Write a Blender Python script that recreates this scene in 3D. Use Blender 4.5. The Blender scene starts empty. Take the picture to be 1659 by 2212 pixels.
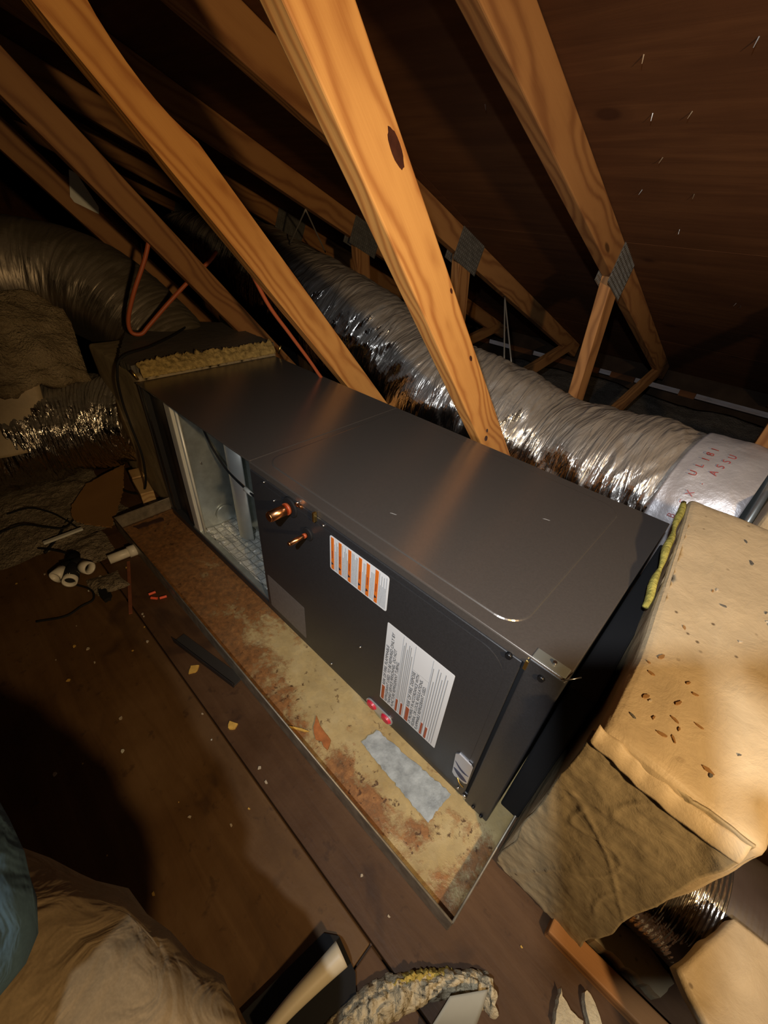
import bpy, bmesh, math, random
from mathutils import Vector, Matrix, noise
random.seed(7)
PI = math.pi
sc = bpy.context.scene
COL = sc.collection

# ------------------------------------------------------------------ camera
cam_d = bpy.data.cameras.new('camera')
cam = bpy.data.objects.new('camera', cam_d); COL.objects.link(cam)
cam.matrix_world = Matrix((
    (0.722575, -0.446107, 0.528084, 0.016054),
    (0.688296, 0.393222, -0.609611, -0.433715),
    (0.064298, 0.803968, 0.591186, 1.044163),
    (0, 0, 0, 1)))
cam_d.sensor_fit = 'VERTICAL'; cam_d.sensor_height = 36.0
cam_d.lens = 14.614
cam_d.clip_start = 0.01
sc.camera = cam

# ------------------------------------------------------------------ world: overcast daylight outside the closed attic
w = bpy.data.worlds.new('world'); sc.world = w; w.use_nodes = True
w.node_tree.nodes['Background'].inputs[0].default_value = (0.78, 0.86, 1.0, 1)
w.node_tree.nodes['Background'].inputs[1].default_value = 0.28

# ------------------------------------------------------------------ lamps
def spot(name, loc, aim, col, power, angle, blend, radius):
    d = bpy.data.lights.new(name, 'SPOT'); d.color = col; d.energy = power
    d.spot_size = math.radians(angle); d.spot_blend = blend; d.shadow_soft_size = radius
    o = bpy.data.objects.new(name, d); COL.objects.link(o)
    o.location = loc
    o.rotation_euler = (Vector(aim) - Vector(loc)).to_track_quat('-Z', 'Y').to_euler()
    return o
WARM = (1.0, 0.68, 0.34)
COOL = (0.90, 0.95, 1.0)
spot('warm_work_lamp', (0.72, -0.42, 1.16), (-0.20, 0.40, 0.70), WARM, 58, 136, 1.0, 0.03)
spot('cool_headlamp', (0.009, -0.675, 1.310), (-0.12, 0.35, 0.52), COOL, 64, 100, 1.0, 0.012)

sc.view_settings.view_transform = 'Standard'
sc.view_settings.look = 'None'
sc.view_settings.exposure = 0.0
sc.view_settings.gamma = 1.0
sc.view_settings.use_curve_mapping = False

# ------------------------------------------------------------------ node helpers
class NT:
    def __init__(s, name):
        s.m = bpy.data.materials.new(name); s.m.use_nodes = True
        s.t = s.m.node_tree; s.b = s.t.nodes['Principled BSDF']; s._tc = None
    def n(s, typ, **k):
        x = s.t.nodes.new(typ)
        for a, v in k.items(): setattr(x, a, v)
        return x
    def put(s, sock, v):
        if v is None: return
        if isinstance(v, bpy.types.NodeSocket): s.t.links.new(v, sock)
        elif isinstance(v, (tuple, list)) and len(v) == 3 and sock.type == 'RGBA': sock.default_value = (*v, 1)
        else: sock.default_value = v
    def tc(s, out='Object'):
        if s._tc is None: s._tc = s.n('ShaderNodeTexCoord')
        return s._tc.outputs[out]
    def map(s, vec, scale=(1, 1, 1), loc=(0, 0, 0), rot=(0, 0, 0)):
        x = s.n('ShaderNodeMapping'); s.put(x.inputs[0], vec)
        x.inputs['Scale'].default_value = scale; x.inputs['Location'].default_value = loc; x.inputs['Rotation'].default_value = rot
        return x.outputs[0]
    def noise(s, vec, scale=5, detail=4, rough=.55, dist=0, out=0):
        x = s.n('ShaderNodeTexNoise'); s.put(x.inputs['Vector'], vec)
        x.inputs['Scale'].default_value = scale; x.inputs['Detail'].default_value = detail
        x.inputs['Roughness'].default_value = rough; x.inputs['Distortion'].default_value = dist
        return x.outputs[out]
    def vor(s, vec, scale=5, feature='F1', out=0, rnd=1.0):
        x = s.n('ShaderNodeTexVoronoi', feature=feature); s.put(x.inputs['Vector'], vec)
        x.inputs['Scale'].default_value = scale; x.inputs['Randomness'].default_value = rnd
        return x.outputs[out]
    def math(s, op, a, b=0.0, clamp=False):
        x = s.n('ShaderNodeMath', operation=op, use_clamp=clamp); s.put(x.inputs[0], a); s.put(x.inputs[1], b)
        return x.outputs[0]
    def ramp(s, fac, stops, interp='LINEAR'):
        x = s.n('ShaderNodeValToRGB'); s.put(x.inputs[0], fac); r = x.color_ramp; r.interpolation = interp
        while len(r.elements) < len(stops): r.elements.new(1.0)
        for e, (p, c) in zip(r.elements, stops):
            e.position = p; e.color = (c, c, c, 1) if isinstance(c, (int, float)) else (*c, 1)
        return x.outputs[0]
    def mix(s, fac, a, b, mode='MIX'):
        x = s.n('ShaderNodeMix', data_type='RGBA', blend_type=mode)
        s.put(x.inputs[0], fac); s.put(x.inputs[6], a); s.put(x.inputs[7], b)
        return x.outputs[2]
    def sep(s, vec):
        x = s.n('ShaderNodeSeparateXYZ'); s.put(x.inputs[0], vec); return x.outputs
    def comb(s, a, b, c):
        x = s.n('ShaderNodeCombineXYZ')
        for i, v in enumerate((a, b, c)): s.put(x.inputs[i], v)
        return x.outputs[0]
    def bump(s, h, strength=.3, dist=.01):
        x = s.n('ShaderNodeBump'); s.put(x.inputs['Height'], h)
        x.inputs['Strength'].default_value = strength; x.inputs['Distance'].default_value = dist
        s.put(s.b.inputs['Normal'], x.outputs[0])
    def rnd(s):
        return s.n('ShaderNodeObjectInfo').outputs['Random']
    def set(s, **k):
        names = dict(base='Base Color', rough='Roughness', metal='Metallic', spec='Specular IOR Level', coat='Coat Weight', sheen='Sheen Weight', trans='Transmission Weight', ior='IOR', alpha='Alpha')
        for a, v in k.items(): s.put(s.b.inputs[names[a]], v)
        return s.m

def wood(name, light, dark, freq=170, contrast=1.0, rough=.62, tint=None):
    q = NT(name); r = q.rnd()
    off = q.math('MULTIPLY', r, 7.0)
    x, y, z = q.sep(q.tc())
    xo = q.math('ADD', x, off)
    slow = q.noise(q.comb(q.math('MULTIPLY', xo, 1.6), q.math('MULTIPLY', y, 3.0), q.math('MULTIPLY', z, 3.0)), 1.0, 2, .5)
    slow2 = q.noise(q.comb(q.math('MULTIPLY', xo, 5.0), q.math('MULTIPLY', y, 12.0), q.math('MULTIPLY', z, 12.0)), 1.0, 3, .5)
    yy = q.math('ADD', y, q.math('MULTIPLY', q.math('SUBTRACT', slow, .5), .22))
    zz = q.math('ADD', q.math('ADD', z, .035), q.math('MULTIPLY', q.math('SUBTRACT', slow2, .5), .012))
    rad = q.math('SQRT', q.math('ADD', q.math('MULTIPLY', yy, yy), q.math('MULTIPLY', zz, zz)))
    ring = q.math('SINE', q.math('ADD', q.math('MULTIPLY', rad, freq * 2.6), q.math('MULTIPLY', slow2, 5.0)))
    ring = q.math('MULTIPLY_ADD', ring, .5); q.t.nodes[-1].inputs[2].default_value = .5
    ring = q.math('POWER', ring, 1.6)
    fib = q.noise(q.comb(q.math('MULTIPLY', xo, 6.0), q.math('MULTIPLY', y, 420.0), q.math('MULTIPLY', z, 420.0)), 1.0, 2, .6)
    big = q.noise(q.comb(xo, q.math('MULTIPLY', y, 6), z), 2.2, 3, .6)
    f = q.math('ADD', q.math('MULTIPLY', ring, .62 * contrast), q.math('MULTIPLY', fib, .30))
    f = q.math('ADD', f, q.math('MULTIPLY', q.math('SUBTRACT', big, .5), .5), True)
    c = q.ramp(f, [(0, light), (.45, tuple(a * .62 + b * .38 for a, b in zip(light, dark))), (1, dark)])
    knot = q.vor(q.comb(q.math('MULTIPLY', xo, 2.3), q.math('MULTIPLY', y, 9.0), q.math('MULTIPLY', z, 2.0)), 1.0)
    km = q.ramp(knot, [(.05, 1.0), (.085, 0.0)])
    c = q.mix(q.math('MULTIPLY', km, .8), c, tuple(a * .22 for a in dark))
    q.bump(f, .25, .002)
    return q.set(base=c, rough=rough, spec=.3)

def plain(name, col, rough=.5, metal=0.0, spec=.5, nscale=0, namp=0.2, bump=0.0, bscale=60, coat=0):
    q = NT(name); c = col
    if nscale:
        f = q.noise(q.tc(), nscale, 4, .6)
        c = q.ramp(f, [(.25, tuple(max(0, v * (1 - namp)) for v in col)), (.75, tuple(min(1, v * (1 + namp)) for v in col))])
    if bump: q.bump(q.noise(q.tc(), bscale, 4, .6), bump, .004)
    return q.set(base=c, rough=rough, metal=metal, spec=spec, coat=coat)

MAT = {}
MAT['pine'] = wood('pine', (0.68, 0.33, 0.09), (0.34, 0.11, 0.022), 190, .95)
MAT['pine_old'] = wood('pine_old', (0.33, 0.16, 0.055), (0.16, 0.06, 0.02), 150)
MAT['pine_pale'] = wood('pine_pale', (0.62, 0.42, 0.20), (0.36, 0.20, 0.08), 110)
MAT['plank'] = wood('plank', (0.42, 0.20, 0.07), (0.2, 0.085, 0.03), 110)

def mk_deck():
    q = NT('roof_plywood'); p = q.tc('Object')
    g = q.noise(q.map(p, (2.0, 26, 26)), 1, 5, .6, .6)
    b = q.noise(p, 2.2, 4, .6)
    f = q.math('ADD', q.math('MULTIPLY', g, .6), q.math('MULTIPLY', b, .5))
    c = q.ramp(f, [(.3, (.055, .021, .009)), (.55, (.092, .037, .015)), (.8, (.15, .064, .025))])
    k = q.vor(q.map(p, (3.0, 4.2, 1)), 1)
    km = q.ramp(k, [(.06, 1.0), (.09, .35), (.16, 0.0)])
    c = q.mix(q.math('MULTIPLY', km, .75), c, (.035, .012, .006))
    q.bump(g, .25, .003)
    return q.set(base=c, rough=.8, spec=.15)
MAT['deck'] = mk_deck()

def mk_floor(name, a, b, c3, sx=2.0):
    q = NT(name); p = q.tc('Object')
    g = q.noise(q.map(p, (sx, 22, 22)), 1, 5, .62, 1.2)
    bl = q.noise(p, 3.2, 5, .65)
    sp = q.noise(p, 38, 3, .6)
    f = q.math('ADD', q.math('MULTIPLY', g, .45), q.math('MULTIPLY', bl, .6))
    c = q.ramp(f, [(.3, a), (.52, b), (.8, c3)])
    c = q.mix(q.ramp(sp, [(.62, 0.0), (.72, .45)]), c, (.03, .014, .008))
    st = q.noise(p, 5.5, 3, .5, .8)
    c = q.mix(q.ramp(st, [(.63, 0.0), (.7, .5)]), c, (.028, .014, .009))
    q.bump(q.math('ADD', g, sp), .25, .003)
    return q.set(base=c, rough=q.ramp(bl, [(.3, .42), (.7, .75)]), spec=.35)
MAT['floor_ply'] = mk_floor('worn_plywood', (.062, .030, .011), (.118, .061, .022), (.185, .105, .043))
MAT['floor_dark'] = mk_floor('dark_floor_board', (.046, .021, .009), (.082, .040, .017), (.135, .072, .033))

def mk_pan():
    q = NT('rusty_galvanized_pan'); p = q.tc('Object'); x, y, z = q.sep(p)
    cells = q.vor(p, 70, out=1)
    tone = q.noise(p, 6, 5, .65)
    zinc = q.ramp(tone, [(.3, (.34, .235, .09)), (.55, (.52, .39, .18)), (.8, (.64, .53, .31))])
    zinc = q.mix(q.math('MULTIPLY', q.sep(cells)[0], .22), zinc, (.26, .22, .14))
    # rust: its own blotches, heavy at the far end and along the front lip
    bl = q.noise(p, 7.0, 6, .7, .4)
    fine = q.noise(p, 60, 4, .7)
    far = q.ramp(q.math('MULTIPLY', x, -1.0), [(.55, 0.0), (1.0, 1.0)])
    patch = q.noise(q.map(p, (3.0, 6.0, 1)), 1, 3, .5)
    amt = q.math('ADD', q.math('MULTIPLY', bl, .9), q.math('MULTIPLY', fine, .35))
    amt = q.math('ADD', amt, q.math('MULTIPLY', far, .30))
    amt = q.math('ADD', amt, q.math('MULTIPLY', q.math('SUBTRACT', patch, .5), .55))
    lip = q.ramp(q.math('MULTIPLY', y, -1.0), [(.10, 0.0), (.17, .16)])
    amt = q.math('ADD', amt, lip)
    heavy = None
    for cx, cy, sx_, sy_ in ((-.23, -.145, .17, .055), (-.56, -.13, .10, .06), (-.09, -.12, .05, .05)):   # old puddle stains
        d_ = q.n('ShaderNodeVectorMath', operation='LENGTH'); q.put(d_.inputs[0], q.map(p, (1 / sx_, 1 / sy_, 0), (-cx / sx_, -cy / sy_, 0)))
        g_ = q.ramp(d_.outputs['Value'], [(.3, 1.0), (1.0, 0.0)])
        heavy = g_ if heavy is None else q.math('MAXIMUM', heavy, g_)
    amt = q.math('ADD', amt, q.math('MULTIPLY', heavy, .13))
    rm = q.ramp(amt, [(.69, 0.0), (.82, 1.0)])
    rc = q.ramp(fine, [(.3, (.075, .022, .008)), (.55, (.24, .085, .022)), (.75, (.40, .17, .05))])
    c = q.mix(q.math('MULTIPLY', rm, .85), zinc, rc)
    sn = q.noise(p, 75, 3, .6, .3)
    area = q.ramp(q.math('ADD', q.noise(p, 8, 3), q.math('MULTIPLY', heavy, .22)), [(.47, 0.0), (.58, 1.0)])
    sm = q.math('MULTIPLY', q.ramp(sn, [(.60, 0.0), (.67, 1.0)]), area)
    c = q.mix(q.math('MULTIPLY', sm, .85), c, (.07, .028, .01))
    q.bump(q.math('ADD', fine, q.math('MULTIPLY', rm, .5)), .5, .002)
    return q.set(base=c, rough=.5, metal=.12, spec=.5)
MAT['pan'] = mk_pan()
MAT['pan_lip'] = plain('dull_galvanized_lip', (.30, .26, .2), .5, .6, nscale=25, namp=.5)

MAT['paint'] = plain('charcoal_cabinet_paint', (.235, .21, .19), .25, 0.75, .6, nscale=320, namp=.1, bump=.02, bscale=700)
MAT['front_dark'] = plain('near_black_front', (.036, .036, .039), .40, 0.3, .5, nscale=320, namp=.2, bump=.05, bscale=700)  # front faces in a much darker tone than the top panel
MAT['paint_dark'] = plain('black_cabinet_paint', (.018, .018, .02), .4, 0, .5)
MAT['galv_pale'] = plain('pale_galvanized_trim', (.74, .74, .66), .42, .3, .5, nscale=14, namp=.1)
MAT['galv'] = plain('galvanized_sheet', (.56, .60, .58), .36, .85, .5, nscale=30, namp=.18)
MAT['copper'] = plain('copper', (.80, .34, .14), .28, 1.0, .5, nscale=60, namp=.3)
MAT['brass'] = plain('brass', (.8, .58, .2), .3, 1.0)
MAT['black'] = plain('black_rubber', (.011, .011, .012), .75, 0, .25)
MAT['screw'] = plain('zinc_screw', (.55, .55, .56), .3, 1.0)
MAT['screw_dark'] = plain('black_screw', (.02, .02, .022), .3, .6)
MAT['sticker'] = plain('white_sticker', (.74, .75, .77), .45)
MAT['sticker_grey'] = plain('grey_sticker', (.145, .125, .115), .5, nscale=90, namp=.15)
MAT['orange'] = plain('orange_print', (.72, .17, .018), .45)
MAT['rust_print'] = plain('rust_red_print', (.38, .075, .022), .45)
MAT['ink'] = plain('black_ink', (.025, .025, .028), .5)
MAT['ink_grey'] = plain('grey_ink', (.30, .30, .30), .5)
MAT['ink_red'] = plain('red_ink', (.33, .06, .06), .45)
MAT['red'] = plain('red_plastic', (.55, .02, .05), .35)
MAT['silver'] = plain('silver_badge', (.55, .56, .6), .35, .6)
MAT['navy'] = plain('navy_print', (.02, .025, .07), .4)
MAT['white_pvc'] = plain('white_pvc', (.74, .70, .60), .4, nscale=20, namp=.08)
def mk_cloth(name, col, fold=1.0):
    q = NT(name); p = q.tc('Object')
    big = q.noise(q.map(p, (9, 5, 9), (0, 0, 0), (0, .4, .5)), 1, 3, .5, 1.4)
    mid = q.noise(q.map(p, (26, 13, 26), (0, 0, 0), (0, .3, .7)), 1, 3, .5, 1.0)
    wv = q.noise(p, 500, 2, .5)
    h = q.math('ADD', big, q.math('MULTIPLY', mid, .35))
    bp = q.n('ShaderNodeBump'); q.put(bp.inputs['Height'], h); bp.inputs['Strength'].default_value = .45 * fold; bp.inputs['Distance'].default_value = .03
    q.put(q.b.inputs['Normal'], bp.outputs[0])
    c = q.ramp(q.math('ADD', q.math('MULTIPLY', mid, .6), q.math('MULTIPLY', wv, .4)), [(.3, tuple(v * .78 for v in col)), (.7, tuple(v * 1.15 for v in col))])
    return q.set(base=c, rough=.92, spec=.1)
MAT['khaki'] = mk_cloth('khaki_cloth', (.25, .185, .105))
MAT['denim'] = mk_cloth('blue_shirt_cloth', (.05, .09, .125))
MAT['skin'] = plain('skin', (.52, .30, .2), .55, nscale=20, namp=.08)
MAT['hair'] = plain('dark_hair', (.03, .02, .014), .6, nscale=80, namp=.4)
MAT['eye'] = plain('eye_white', (.7, .68, .65), .2)
MAT['fibre'] = plain('yellow_fibreglass', (.30, .27, .07), .95, 0, .05, nscale=45, namp=.5, bump=1.0, bscale=120)
MAT['fibre_pale'] = plain('pale_fibreglass', (.58, .50, .34), .9, 0, .2, nscale=70, namp=.22, bump=1.0, bscale=150)
MAT['card'] = plain('brown_cardboard', (.27, .145, .055), .85, 0, .1, nscale=5, namp=.15)
MAT['paper'] = plain('dirty_white_paper', (.62, .62, .56), .8, nscale=6, namp=.12)
MAT['orange_cable'] = plain('orange_cable_jacket', (.42, .10, .035), .5)
MAT['strap'] = plain('grey_hanger_strap', (.22, .20, .17), .6)
MAT['red_bit'] = plain('red_orange_foam', (.85, .12, .05), .6)
MAT['leaf'] = plain('yellow_flake', (.60, .36, .07), .7, nscale=60, namp=.3)
MAT['chip'] = plain('pale_debris', (.48, .40, .29), .8, nscale=60, namp=.3)
MAT['plate'] = plain('gusset_steel', (.23, .22, .20), .45, .7, nscale=40, namp=.25)
MAT['nail'] = plain('bright_nail', (.6, .58, .55), .35, 1.0)

def mk_board(name, base, amp=.14):
    q = NT(name); p = q.tc('Object')
    n1 = q.noise(p, 5, 5, .6); n2 = q.noise(p, 26, 5, .7, .4)
    f = q.math('ADD', q.math('MULTIPLY', n1, .6), q.math('MULTIPLY', n2, .4))
    c = q.ramp(f, [(.3, tuple(v * (1 - amp * 1.6) for v in base)), (.55, base), (.8, tuple(min(1, v * (1 + amp)) for v in base))])
    st = q.noise(p, 10, 4, .7, .7)
    c = q.mix(q.ramp(st, [(.66, 0.0), (.76, .6)]), c, (.13, .068, .026))
    sp = q.vor(p, 36)
    sm = q.math('MULTIPLY', q.ramp(sp, [(.07, 1.0), (.13, 0.0)]), q.ramp(q.noise(p, 7, 2), [(.5, 0.0), (.6, 1.0)]))
    c = q.mix(q.math('MULTIPLY', sm, .8), c, (.05, .028, .014))
    q.bump(q.math('ADD', n2, q.math('MULTIPLY', n1, 2.0)), .35, .006)
    return q.set(base=c, rough=.55, spec=.35)
MAT['board'] = mk_board('beige_duct_board_jacket', (.45, .345, .21))
MAT['board_dim'] = mk_board('tan_duct_wrap', (.33, .26, .155))
MAT['board_grey'] = mk_board('grey_duct_board_top', (.115, .105, .088))

def mk_foil(name, col=(.62, .60, .57), rough=.2, wr=1.0, dust=(.21, .16, .11), dustamt=.85, fq=18):
    q = NT(name); uv = q.tc('UV')
    n1 = q.noise(q.map(uv, (fq, fq * .22, 1)), 1, 3, .5, 2.2)
    n2 = q.noise(q.map(uv, (fq * 3, fq * .9, 1)), 1, 3, .6, 1.0)
    h = q.math('ADD', n1, q.math('MULTIPLY', n2, .35))
    q.bump(h, .85 * wr, .016)
    geo = q.n('ShaderNodeNewGeometry')
    nz = q.sep(geo.outputs['True Normal'])[2]
    d = q.ramp(q.math('ADD', nz, q.math('MULTIPLY', q.math('SUBTRACT', q.noise(uv, 9, 4, .6), .5), .5)), [(.30, 0.0), (.80, 1.0)])
    d = q.math('MULTIPLY', d, dustamt)
    c = q.mix(d, col, dust)
    return q.set(base=c, rough=q.math('MULTIPLY_ADD', d, .45), metal=q.math('SUBTRACT', 1.0, d), spec=.5), q
MAT['foil'], _q = mk_foil('silver_flex_duct_jacket')
for nd in _q.t.nodes:
    if nd.type == 'MATH' and nd.operation == 'MULTIPLY_ADD': nd.inputs[2].default_value = .15
MAT['foil_dark'], _q = mk_foil('dull_flex_duct_jacket', (.50, .46, .40), .16, 1.0, (.12, .09, .055), .5, 26)
for nd in _q.t.nodes:
    if nd.type == 'MATH' and nd.operation == 'MULTIPLY_ADD': nd.inputs[2].default_value = .15
MAT['foil_clean'], _q = mk_foil('bright_flex_duct_jacket', (.48, .43, .37), .18, .35, (.15, .115, .075), .05)
for nd in _q.t.nodes:
    if nd.type == 'MATH' and nd.operation == 'MULTIPLY_ADD': nd.inputs[2].default_value = .16
MAT['foil_old'], _q = mk_foil('dusty_old_duct_jacket', (.34, .29, .23), .24, .35, (.085, .066, .04), .97)
MAT['duct_shade'] = plain('brown_duct_shade', (.05, .034, .026), .5, 0, .4, nscale=9, namp=.2, bump=.3, bscale=14)  # dark brown in place of foil: shade on the duct put into its colour
MAT['tape'] = plain('foil_tape', (.62, .60, .62), .42, .55, .5, nscale=14, namp=.1, bump=.6, bscale=35)

def mk_liner():
    q = NT('foil_scrim_liner'); p = q.tc('Object')
    h = q.noise(p, 55, 4, .7, .8)
    x, y, z = q.sep(p)
    gx = q.math('PINGPONG', x, .014); gy = q.math('PINGPONG', y, .014)
    g = q.math('MINIMUM', gx, gy)
    line = q.ramp(q.math('MULTIPLY', g, 60), [(.06, 1.0), (.14, 0.0)])
    q.bump(q.math('ADD', h, q.math('MULTIPLY', line, .7)), .8, .006)
    return q.set(base=q.mix(q.math('MULTIPLY', line, .4), (.80, .80, .74), (.25, .25, .22)), rough=.32, metal=.55)
MAT['liner'] = mk_liner()

def mk_fluff(name, a, b, sc_=14):
    q = NT(name); p = q.tc('Object')
    n = q.noise(p, sc_, 6, .75, .6); n2 = q.noise(p, 90, 3, .7)
    c = q.ramp(q.math('ADD', q.math('MULTIPLY', n, .7), q.math('MULTIPLY', n2, .3)), [(.3, a), (.7, b)])
    q.bump(q.math('ADD', n, n2), 1.0, .02)
    return q.set(base=c, rough=.95, spec=.05)
MAT['blown'] = mk_fluff('grey_loose_insulation', (.07, .06, .052), (.20, .175, .15))
MAT['dirty_fluff'] = mk_fluff('matted_grey_insulation', (.11, .08, .05), (.46, .38, .27), 11)
MAT['quilt'] = mk_fluff('old_insulation_blanket', (.20, .145, .078), (.50, .40, .26), 8)

# ------------------------------------------------------------------ object helpers
def link(name, me, mat=None, parent=None, mw=None, smooth=False):
    o = bpy.data.objects.new(name, me); COL.objects.link(o)
    if mat is not None and not me.materials: me.materials.append(MAT[mat] if isinstance(mat, str) else mat)
    if smooth:
        for f in me.polygons: f.use_smooth = True
    M = mw if mw is not None else Matrix.Identity(4)
    if parent is not None:
        o.parent = parent
        o.matrix_local = WORLD[parent.name].inverted() @ M
    else:
        o.matrix_local = M
    WORLD[o.name] = M
    return o
WORLD = {}
def tag(o, label=None, cat=None, group=None, kind=None):
    if label: o['label'] = label
    if cat: o['category'] = cat
    if group: o['group'] = group
    if kind: o['kind'] = kind
    return o
def empty(name, loc, label=None, cat=None, group=None, kind=None):
    o = bpy.data.objects.new(name, None); COL.objects.link(o); o.empty_display_size = .05
    o.location = loc; WORLD[o.name] = Matrix.Translation(loc)
    return tag(o, label, cat, group, kind)
def T(x, y, z): return Matrix.Translation((x, y, z))
def me_py(name, v, f):
    me = bpy.data.meshes.new(name); me.from_pydata(v, [], f); me.update(); return me
def bm_me(name, bm):
    me = bpy.data.meshes.new(name); bm.to_mesh(me); bm.free(); me.update(); return me
def box_me(sx, sy, sz, bev=0.0, seg=2, name='box'):
    bm = bmesh.new(); bmesh.ops.create_cube(bm, size=1.0)
    bmesh.ops.scale(bm, vec=(sx, sy, sz), verts=bm.verts)
    if bev: bmesh.ops.bevel(bm, geom=list(bm.edges), offset=min(bev, min(sx, sy, sz) * .45), segments=seg, affect='EDGES', profile=.5)
    return bm_me(name, bm)
def box(name, x0, x1, y0, y1, z0, z1, mat, parent=None, bev=.0015, seg=2):
    me = box_me(x1 - x0, y1 - y0, z1 - z0, bev, seg, name)
    return link(name, me, mat, parent, T((x0 + x1) / 2, (y0 + y1) / 2, (z0 + z1) / 2))
def frame(origin, xa, ya, za):
    m = Matrix.Identity(4)
    for i, a in enumerate((xa, ya, za)):
        for r in range(3): m[r][i] = a[r]
    for r in range(3): m[r][3] = origin[r]
    return m
def cyl_me(r0, r1, h, n=24, caps=True, name='tube'):
    bm = bmesh.new(); bmesh.ops.create_cone(bm, cap_ends=caps, segments=n, radius1=r0, radius2=r1, depth=h)
    return bm_me(name, bm)
def cyl(name, p0, p1, r0, r1, mat, parent=None, n=24):
    p0, p1 = Vector(p0), Vector(p1); d = p1 - p0
    mw = Matrix.Translation((p0 + p1) / 2) @ d.to_track_quat('Z', 'Y').to_matrix().to_4x4()
    o = link(name, cyl_me(r0, r1, d.length, n, True, name), mat, parent, mw)
    for f in o.data.polygons: f.use_smooth = len(f.vertices) == 4
    return o
def catmull(pts, n):
    P = [Vector(p) for p in pts]; P = [P[0] * 2 - P[1]] + P + [P[-1] * 2 - P[-2]]
    out = []; m = len(P) - 3
    for k in range(n + 1):
        u = k / n * m; i = min(int(u), m - 1); t = u - i
        a, b, c, d = P[i:i + 4]
        out.append(.5 * ((2 * b) + (c - a) * t + (2 * a - 5 * b + 4 * c - d) * t * t + (3 * b - 3 * c + d - a) * t ** 3))
    return out
def tube_me(pts, rad, n=10, name='tube', uv=False, rfun=None, caps=True):
    """Swept tube along pts with parallel-transport frames."""
    N = len(pts); V = []; F = []; S = [0.0]
    for i in range(1, N): S.append(S[-1] + (pts[i] - pts[i - 1]).length)
    t0 = (pts[1] - pts[0]).normalized()
    a = t0.cross(Vector((0, 0, 1)))
    if a.length < 1e-3: a = t0.cross(Vector((1, 0, 0)))
    a.normalize()
    for i in range(N):
        t = (pts[min(i + 1, N - 1)] - pts[max(i - 1, 0)]).normalized()
        a = (a - t * a.dot(t)).normalized(); b = t.cross(a)
        R = rad[i] if isinstance(rad, (list, tuple)) else rad
        for k in range(n):
            th = 2 * PI * k / n
            r = R if rfun is None else rfun(S[i], th, R)
            V.append(pts[i] + (a * math.cos(th) + b * math.sin(th)) * r)
    for i in range(N - 1):
        for k in range(n):
            k2 = (k + 1) % n
            F.append((i * n + k, i * n + k2, (i + 1) * n + k2, (i + 1) * n + k))
    nb = len(F)
    if caps:
        F.append(tuple(reversed(range(n)))); F.append(tuple((N - 1) * n + k for k in range(n)))
    me = me_py(name, V, F)
    if uv:
        L = me.uv_layers.new(name='UVMap')
        for pi, p in enumerate(me.polygons):
            for li in p.loop_indices:
                vi = me.loops[li].vertex_index; i, k = divmod(vi, n)
                kk = k
                if pi < nb and k == 0 and (pi % n) == n - 1: kk = n
                L.data[li].uv = (S[i], kk / n)
    for p in me.polygons: p.use_smooth = True
    return me
def wire(name, pts, r, mat, parent=None, seg=40, n=8):
    return link(name, tube_me(catmull(pts, seg), r, n, name), mat, parent)
def board(name, p0, p1, width, thick, mat, parent=None, zdir=(1, 0, 0), bev=.003, edit=None):
    """Sawn board: local X along its length, Y its width, Z its thickness."""
    p0, p1 = Vector(p0), Vector(p1); x = (p1 - p0); L = x.length; x.normalize()
    z = Vector(zdir); z = (z - x * z.dot(x)).normalized(); y = z.cross(x)
    me = box_me(L, width, thick, bev, 2, name) if edit is None else edit(L, width, thick)
    return link(name, me, mat, parent, frame((p0 + p1) / 2, x, y, z))
def fbm(p, oct=4, s=1.0):
    v = 0; a = 1
    for _ in range(oct):
        v += a * noise.noise(p * s); s *= 2.03; a *= .5
    return v
def sheet(name, fn, nu, nv, mat, parent=None, thick=0.0, smooth=True):
    """Grid surface fn(u,v)->Vector with real thickness."""
    V = []; F = []
    for i in range(nu + 1):
        for j in range(nv + 1): V.append(Vector(fn(i / nu, j / nv)))
    def id(i, j): return i * (nv + 1) + j
    for i in range(nu):
        for j in range(nv): F.append((id(i, j), id(i + 1, j), id(i + 1, j + 1), id(i, j + 1)))
    if thick:
        me = me_py(name, V, F); bm = bmesh.new(); bm.from_mesh(me); bpy.data.meshes.remove(me)
        bmesh.ops.recalc_face_normals(bm, faces=bm.faces)
        bm.normal_update()
        if sum(f.normal.z for f in bm.faces) < 0: bmesh.ops.reverse_faces(bm, faces=bm.faces)
        bmesh.ops.solidify(bm, geom=bm.faces[:], thickness=thick)
        me = bm_me(name, bm)
    else: me = me_py(name, V, F)
    return link(name, me, mat, parent, smooth=smooth)
def poly_plate(name, pts, z0, z1, mat, parent=None, mw=None, jag=0, seed=0):
    """Flat piece with a given outline (x,y) and thickness z0..z1."""
    n = len(pts); rr = random.Random(seed)
    if jag:
        q = []
        for i in range(n):
            a, b = Vector(pts[i]), Vector(pts[(i + 1) % n])
            m = max(2, int((b - a).length / (jag * 3)))
            for k in range(m):
                p = a.lerp(b, k / m)
                q.append((p.x + rr.uniform(-jag, jag), p.y + rr.uniform(-jag, jag)))
        pts = q; n = len(pts)
    V = [(p[0], p[1], z0) for p in pts] + [(p[0], p[1], z1) for p in pts]
    F = [tuple(reversed(range(n))), tuple(range(n, 2 * n))] + [(i, (i + 1) % n, n + (i + 1) % n, n + i) for i in range(n)]
    return link(name, me_py(name, V, F), mat, parent, mw)
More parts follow.
